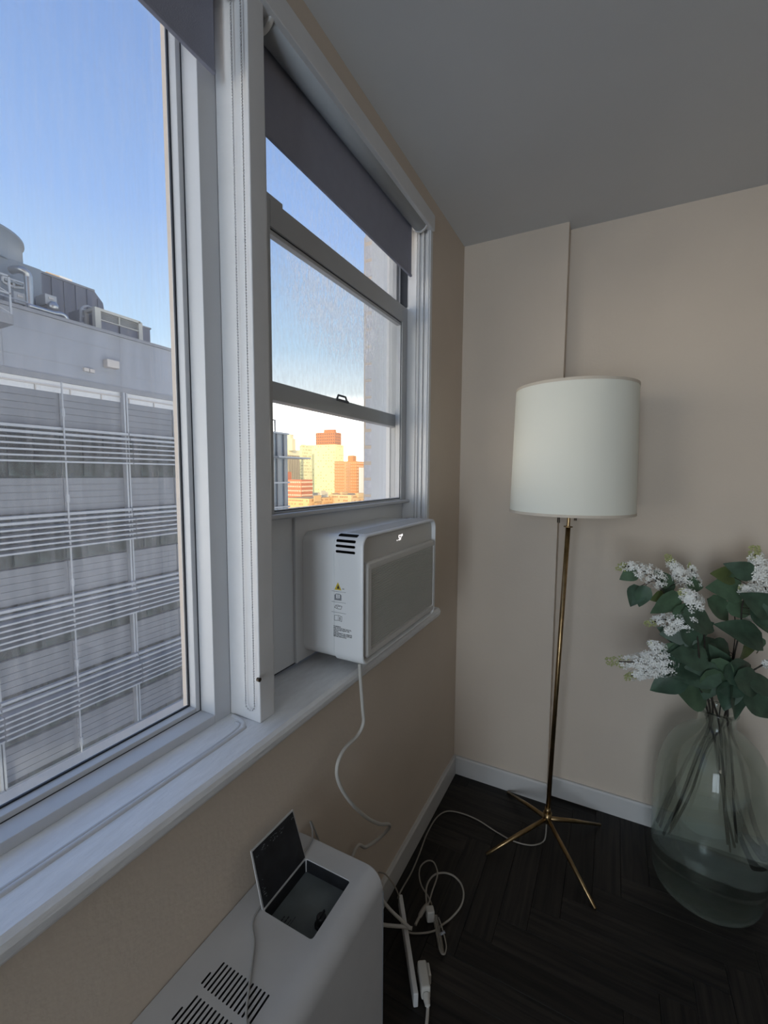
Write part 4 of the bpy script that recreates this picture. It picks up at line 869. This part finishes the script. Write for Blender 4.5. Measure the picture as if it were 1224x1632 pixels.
MB().box(FX-4.5, FX-2, g0.y-.5, g1.y, RZ, g1.z+.1).obj('body', mds, gt); MB().box(FX-4.5, FX-1.95, g0.y-.5, g1.y+.05, g1.z+.1, g1.z+.17).obj('cap', mbeam, gt)
a0_ = [rp_(x_, y_, FX-2.2) for x_, y_ in ((129, 514), (129, 493), (133, 489), (139, 487.5), (146, 490), (147, 500))]
ar = empty('arched_hatch', (FX-2.2, a0_[0].y, RZ), 'white framed arched roof hatch left of the cream equipment frame', 'hatch')
m_ = MB().tube([a0_[0], a0_[1]], .06, 5); a, b = rp_(136, 494, FX-2.2), rp_(136, 517, FX-2.2); m_.tube([a, b], .07, 5)
for ya in (494, 505, 515): m_.tube([rp_(129, ya-1, FX-2.2), rp_(136, ya+.7, FX-2.2)], .06, 5)
m_.tube(a0_[1:], .05, 6); m_.obj('frame', mlou, ar)
MB().box(FX-3.2, FX-2.25, a0_[0].y, a0_[0].y+.55, RZ, a0_[1].z).obj('door', mbl, ar)
tag(MB().tube([(FX-1.0, bx.y-4, RZ+.52), (FX-1.0, bx.y-1.3, RZ+.52)], .035, 6).tube([(FX-1.0, bx.y-4, RZ+.27), (FX-1.0, bx.y-1.3, RZ+.27)], .02, 6).tube([(FX-1.0, bx.y-1.3, RZ), (FX-1.0, bx.y-1.3, RZ+.53)], .03, 6).obj('roof_rail', mlou), 'low pale pipe rail at the roof edge before the cooling tower', 'railing')

# ================================================================ CITY BEYOND
def pxbox(name, label, Yd, x0, x1, ytop, color, depth=14, zb=-40, nw=None, wcol=(.30, .16, .08), roof=None, cat='building', wsz=(.45, .45), skip=0):
    color = [v*.72 for v in color]; wcol = [v*.72 for v in wcol]
    a, b = onY(Yd, x0, ytop), onY(Yd+depth, x1, ytop); b.y = Yd; zt = onY(Yd, (x0+x1)/2, ytop).z
    e_ = empty(name, ((a.x+b.x)/2, Yd+depth/2, zb), label, cat)
    MB().box(a.x, b.x, Yd, Yd+depth, zb, zt).obj('wall', mat(name+'_wall', color, .8, var=.06, vscale=.05), e_)
    if nw:
        nx, ny, yb = nw; zb_ = onY(Yd, (x0+x1)/2, yb).z; m = MB(); cw, ch = (b.x-a.x)/nx, (zt-zb_)/ny
        for i in range(nx):
            for j in range(ny):
                if skip and random.Random(i*31+j*7).random() < skip: continue
                cx = a.x+cw*(i+.5); cz = zt-ch*(j+.6); m.box(cx-cw*wsz[0]/2, cx+cw*wsz[0]/2, Yd-.25, Yd+.1, cz-ch*wsz[1]/2, cz+ch*wsz[1]/2)
        nd = max(1, int(round(depth/max(cw, 1.0))))
        for i in range(nd):
            for j in range(ny):
                if skip and random.Random(i*17+j*5+3).random() < skip: continue
                cy = Yd+depth*(i+.5)/nd; cz = zt-ch*(j+.6); hw = depth/nd*wsz[0]/2
                m.box(b.x-.1, b.x+.25, cy-hw, cy+hw, cz-ch*wsz[1]/2, cz+ch*wsz[1]/2)
        m.obj('windows', mat(name+'_windows', wcol, .4), e_, kind='stuff')
    if roof:
        for ri, (xa, xb, yt) in enumerate(roof):
            d0 = 1+ri*1.3; p, q = onY(Yd+d0, xa, yt), onY(Yd+4+d0, xb, yt); MB().box(p.x, q.x, Yd+d0, Yd+4+d0, zt-1, p.z).obj('roof_block', mat(name+'_roof', [v*.9 for v in color], .8), e_)
    return e_
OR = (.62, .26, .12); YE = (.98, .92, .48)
pxbox('octagonal_tower', 'distant orange brick tower top rising behind the yellow block', 420, 503, 544, 689, OR, nw=(9, 5, 712), roof=[(516, 536, 685)], zb=-60, wcol=(.25, .12, .08))
pxbox('yellow_block', 'tall pale yellow apartment block at the middle of the city view', 330, 477, 548, 709, YE, nw=(14, 20, 800), wcol=(.55, .48, .22), skip=.55, wsz=(.3, .35), zb=-60)
pxbox('white_setback_block', 'whitish block with faint windows between the yellow and ornate towers', 295, 479, 497, 708, (.92, .86, .50), nw=(4, 16, 790), wcol=(.5, .45, .25), skip=.4, wsz=(.3, .35), zb=-50)
pxbox('ornate_tower', 'slim pale tower with tall vertical window strips and a peaked crown', 260, 456, 477.5, 716, (.86, .78, .52), nw=(6, 1, 790), wcol=(.20, .16, .12), wsz=(.35, .96), roof=[(457, 471, 699), (458, 468, 692)], zb=-50)
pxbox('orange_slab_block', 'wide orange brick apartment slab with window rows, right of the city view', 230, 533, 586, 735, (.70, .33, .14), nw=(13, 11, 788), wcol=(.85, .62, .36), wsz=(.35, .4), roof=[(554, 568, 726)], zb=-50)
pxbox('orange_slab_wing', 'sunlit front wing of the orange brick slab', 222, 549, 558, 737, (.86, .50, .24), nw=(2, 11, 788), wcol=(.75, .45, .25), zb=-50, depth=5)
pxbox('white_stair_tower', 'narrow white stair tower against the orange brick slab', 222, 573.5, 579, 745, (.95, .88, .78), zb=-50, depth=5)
pxbox('red_brick_house', 'low red brick building with white window rows, left in the city view', 150, 458, 498, 764.5, (.62, .22, .11), nw=(7, 4, 792), depth=8, wcol=(.88, .74, .52), wsz=(.5, .35), roof=[(455, 461, 752)], zb=-40)
pxbox('tan_long_house', 'long low tan building with a light roof line at the bottom of the view', 120, 455, 530, 795, (.80, .50, .22), nw=(16, 3, 812), wcol=(.55, .30, .14), wsz=(.5, .35), skip=.3, roof=[(500, 512, 790)], zb=-40)
pxbox('low_roof_row', 'row of low ochre roofs below the orange slab', 135, 524, 590, 789, (.78, .55, .30), nw=(14, 3, 806), wcol=(.45, .26, .14), wsz=(.4, .4), skip=.4, roof=[(545, 552, 784), (530, 537, 786), (566, 580, 786)], zb=-40)
pxbox('grey_roof_house', 'small cream roof shed before the yellow block', 180, 498, 520, 786, (.85, .75, .55), nw=None, roof=[(512, 518, 782)], zb=-40)
# the upper storeys of our own building: they keep the low evening sun off the courtyard
obd = empty('apartment_building_above', (8, -15, 2.7), 'storeys of the apartment building above this room, out of sight overhead', 'building')
MB().box(-.29, 16, -38, 2.3, 2.7, 24).obj('wall', mat('shade_brick', (.36, .22, .16), .85, var=.2, vscale=.5), obd)
gr = struct(MB().box(-600, 300, -80, 600, -41, -40.5).obj('floor_outdoors', mat('street_grey', (.30, .27, .24), .9, var=.2, vscale=.05)))
gr.name = 'trim_7'; bpy.data.objects.remove(gr)
st = MB().box(-600, 400, 60, 700, -42, -40).box(-40, 0-.3, -60, 60, -15, -14).obj('street_ground', mat('street_grey', (.30, .27, .24), .9, var=.2, vscale=.05)); struct(st)
# ceiling lamp in the room behind the camera (its glow is what the vase mirrors)
cl = empty('ceiling_lamp', (1.3, -1.9, 2.26), 'round glowing ceiling lamp in the room behind the viewer', 'lamp')
MB().lathe([(0, 2.455), (.06, 2.455), (.06, 2.43), (.02, 2.42), (.02, 2.33), (0, 2.33)], Vector((1.3, -1.9, 0)), 20).obj('mount', 'brass', cl, smooth=False)
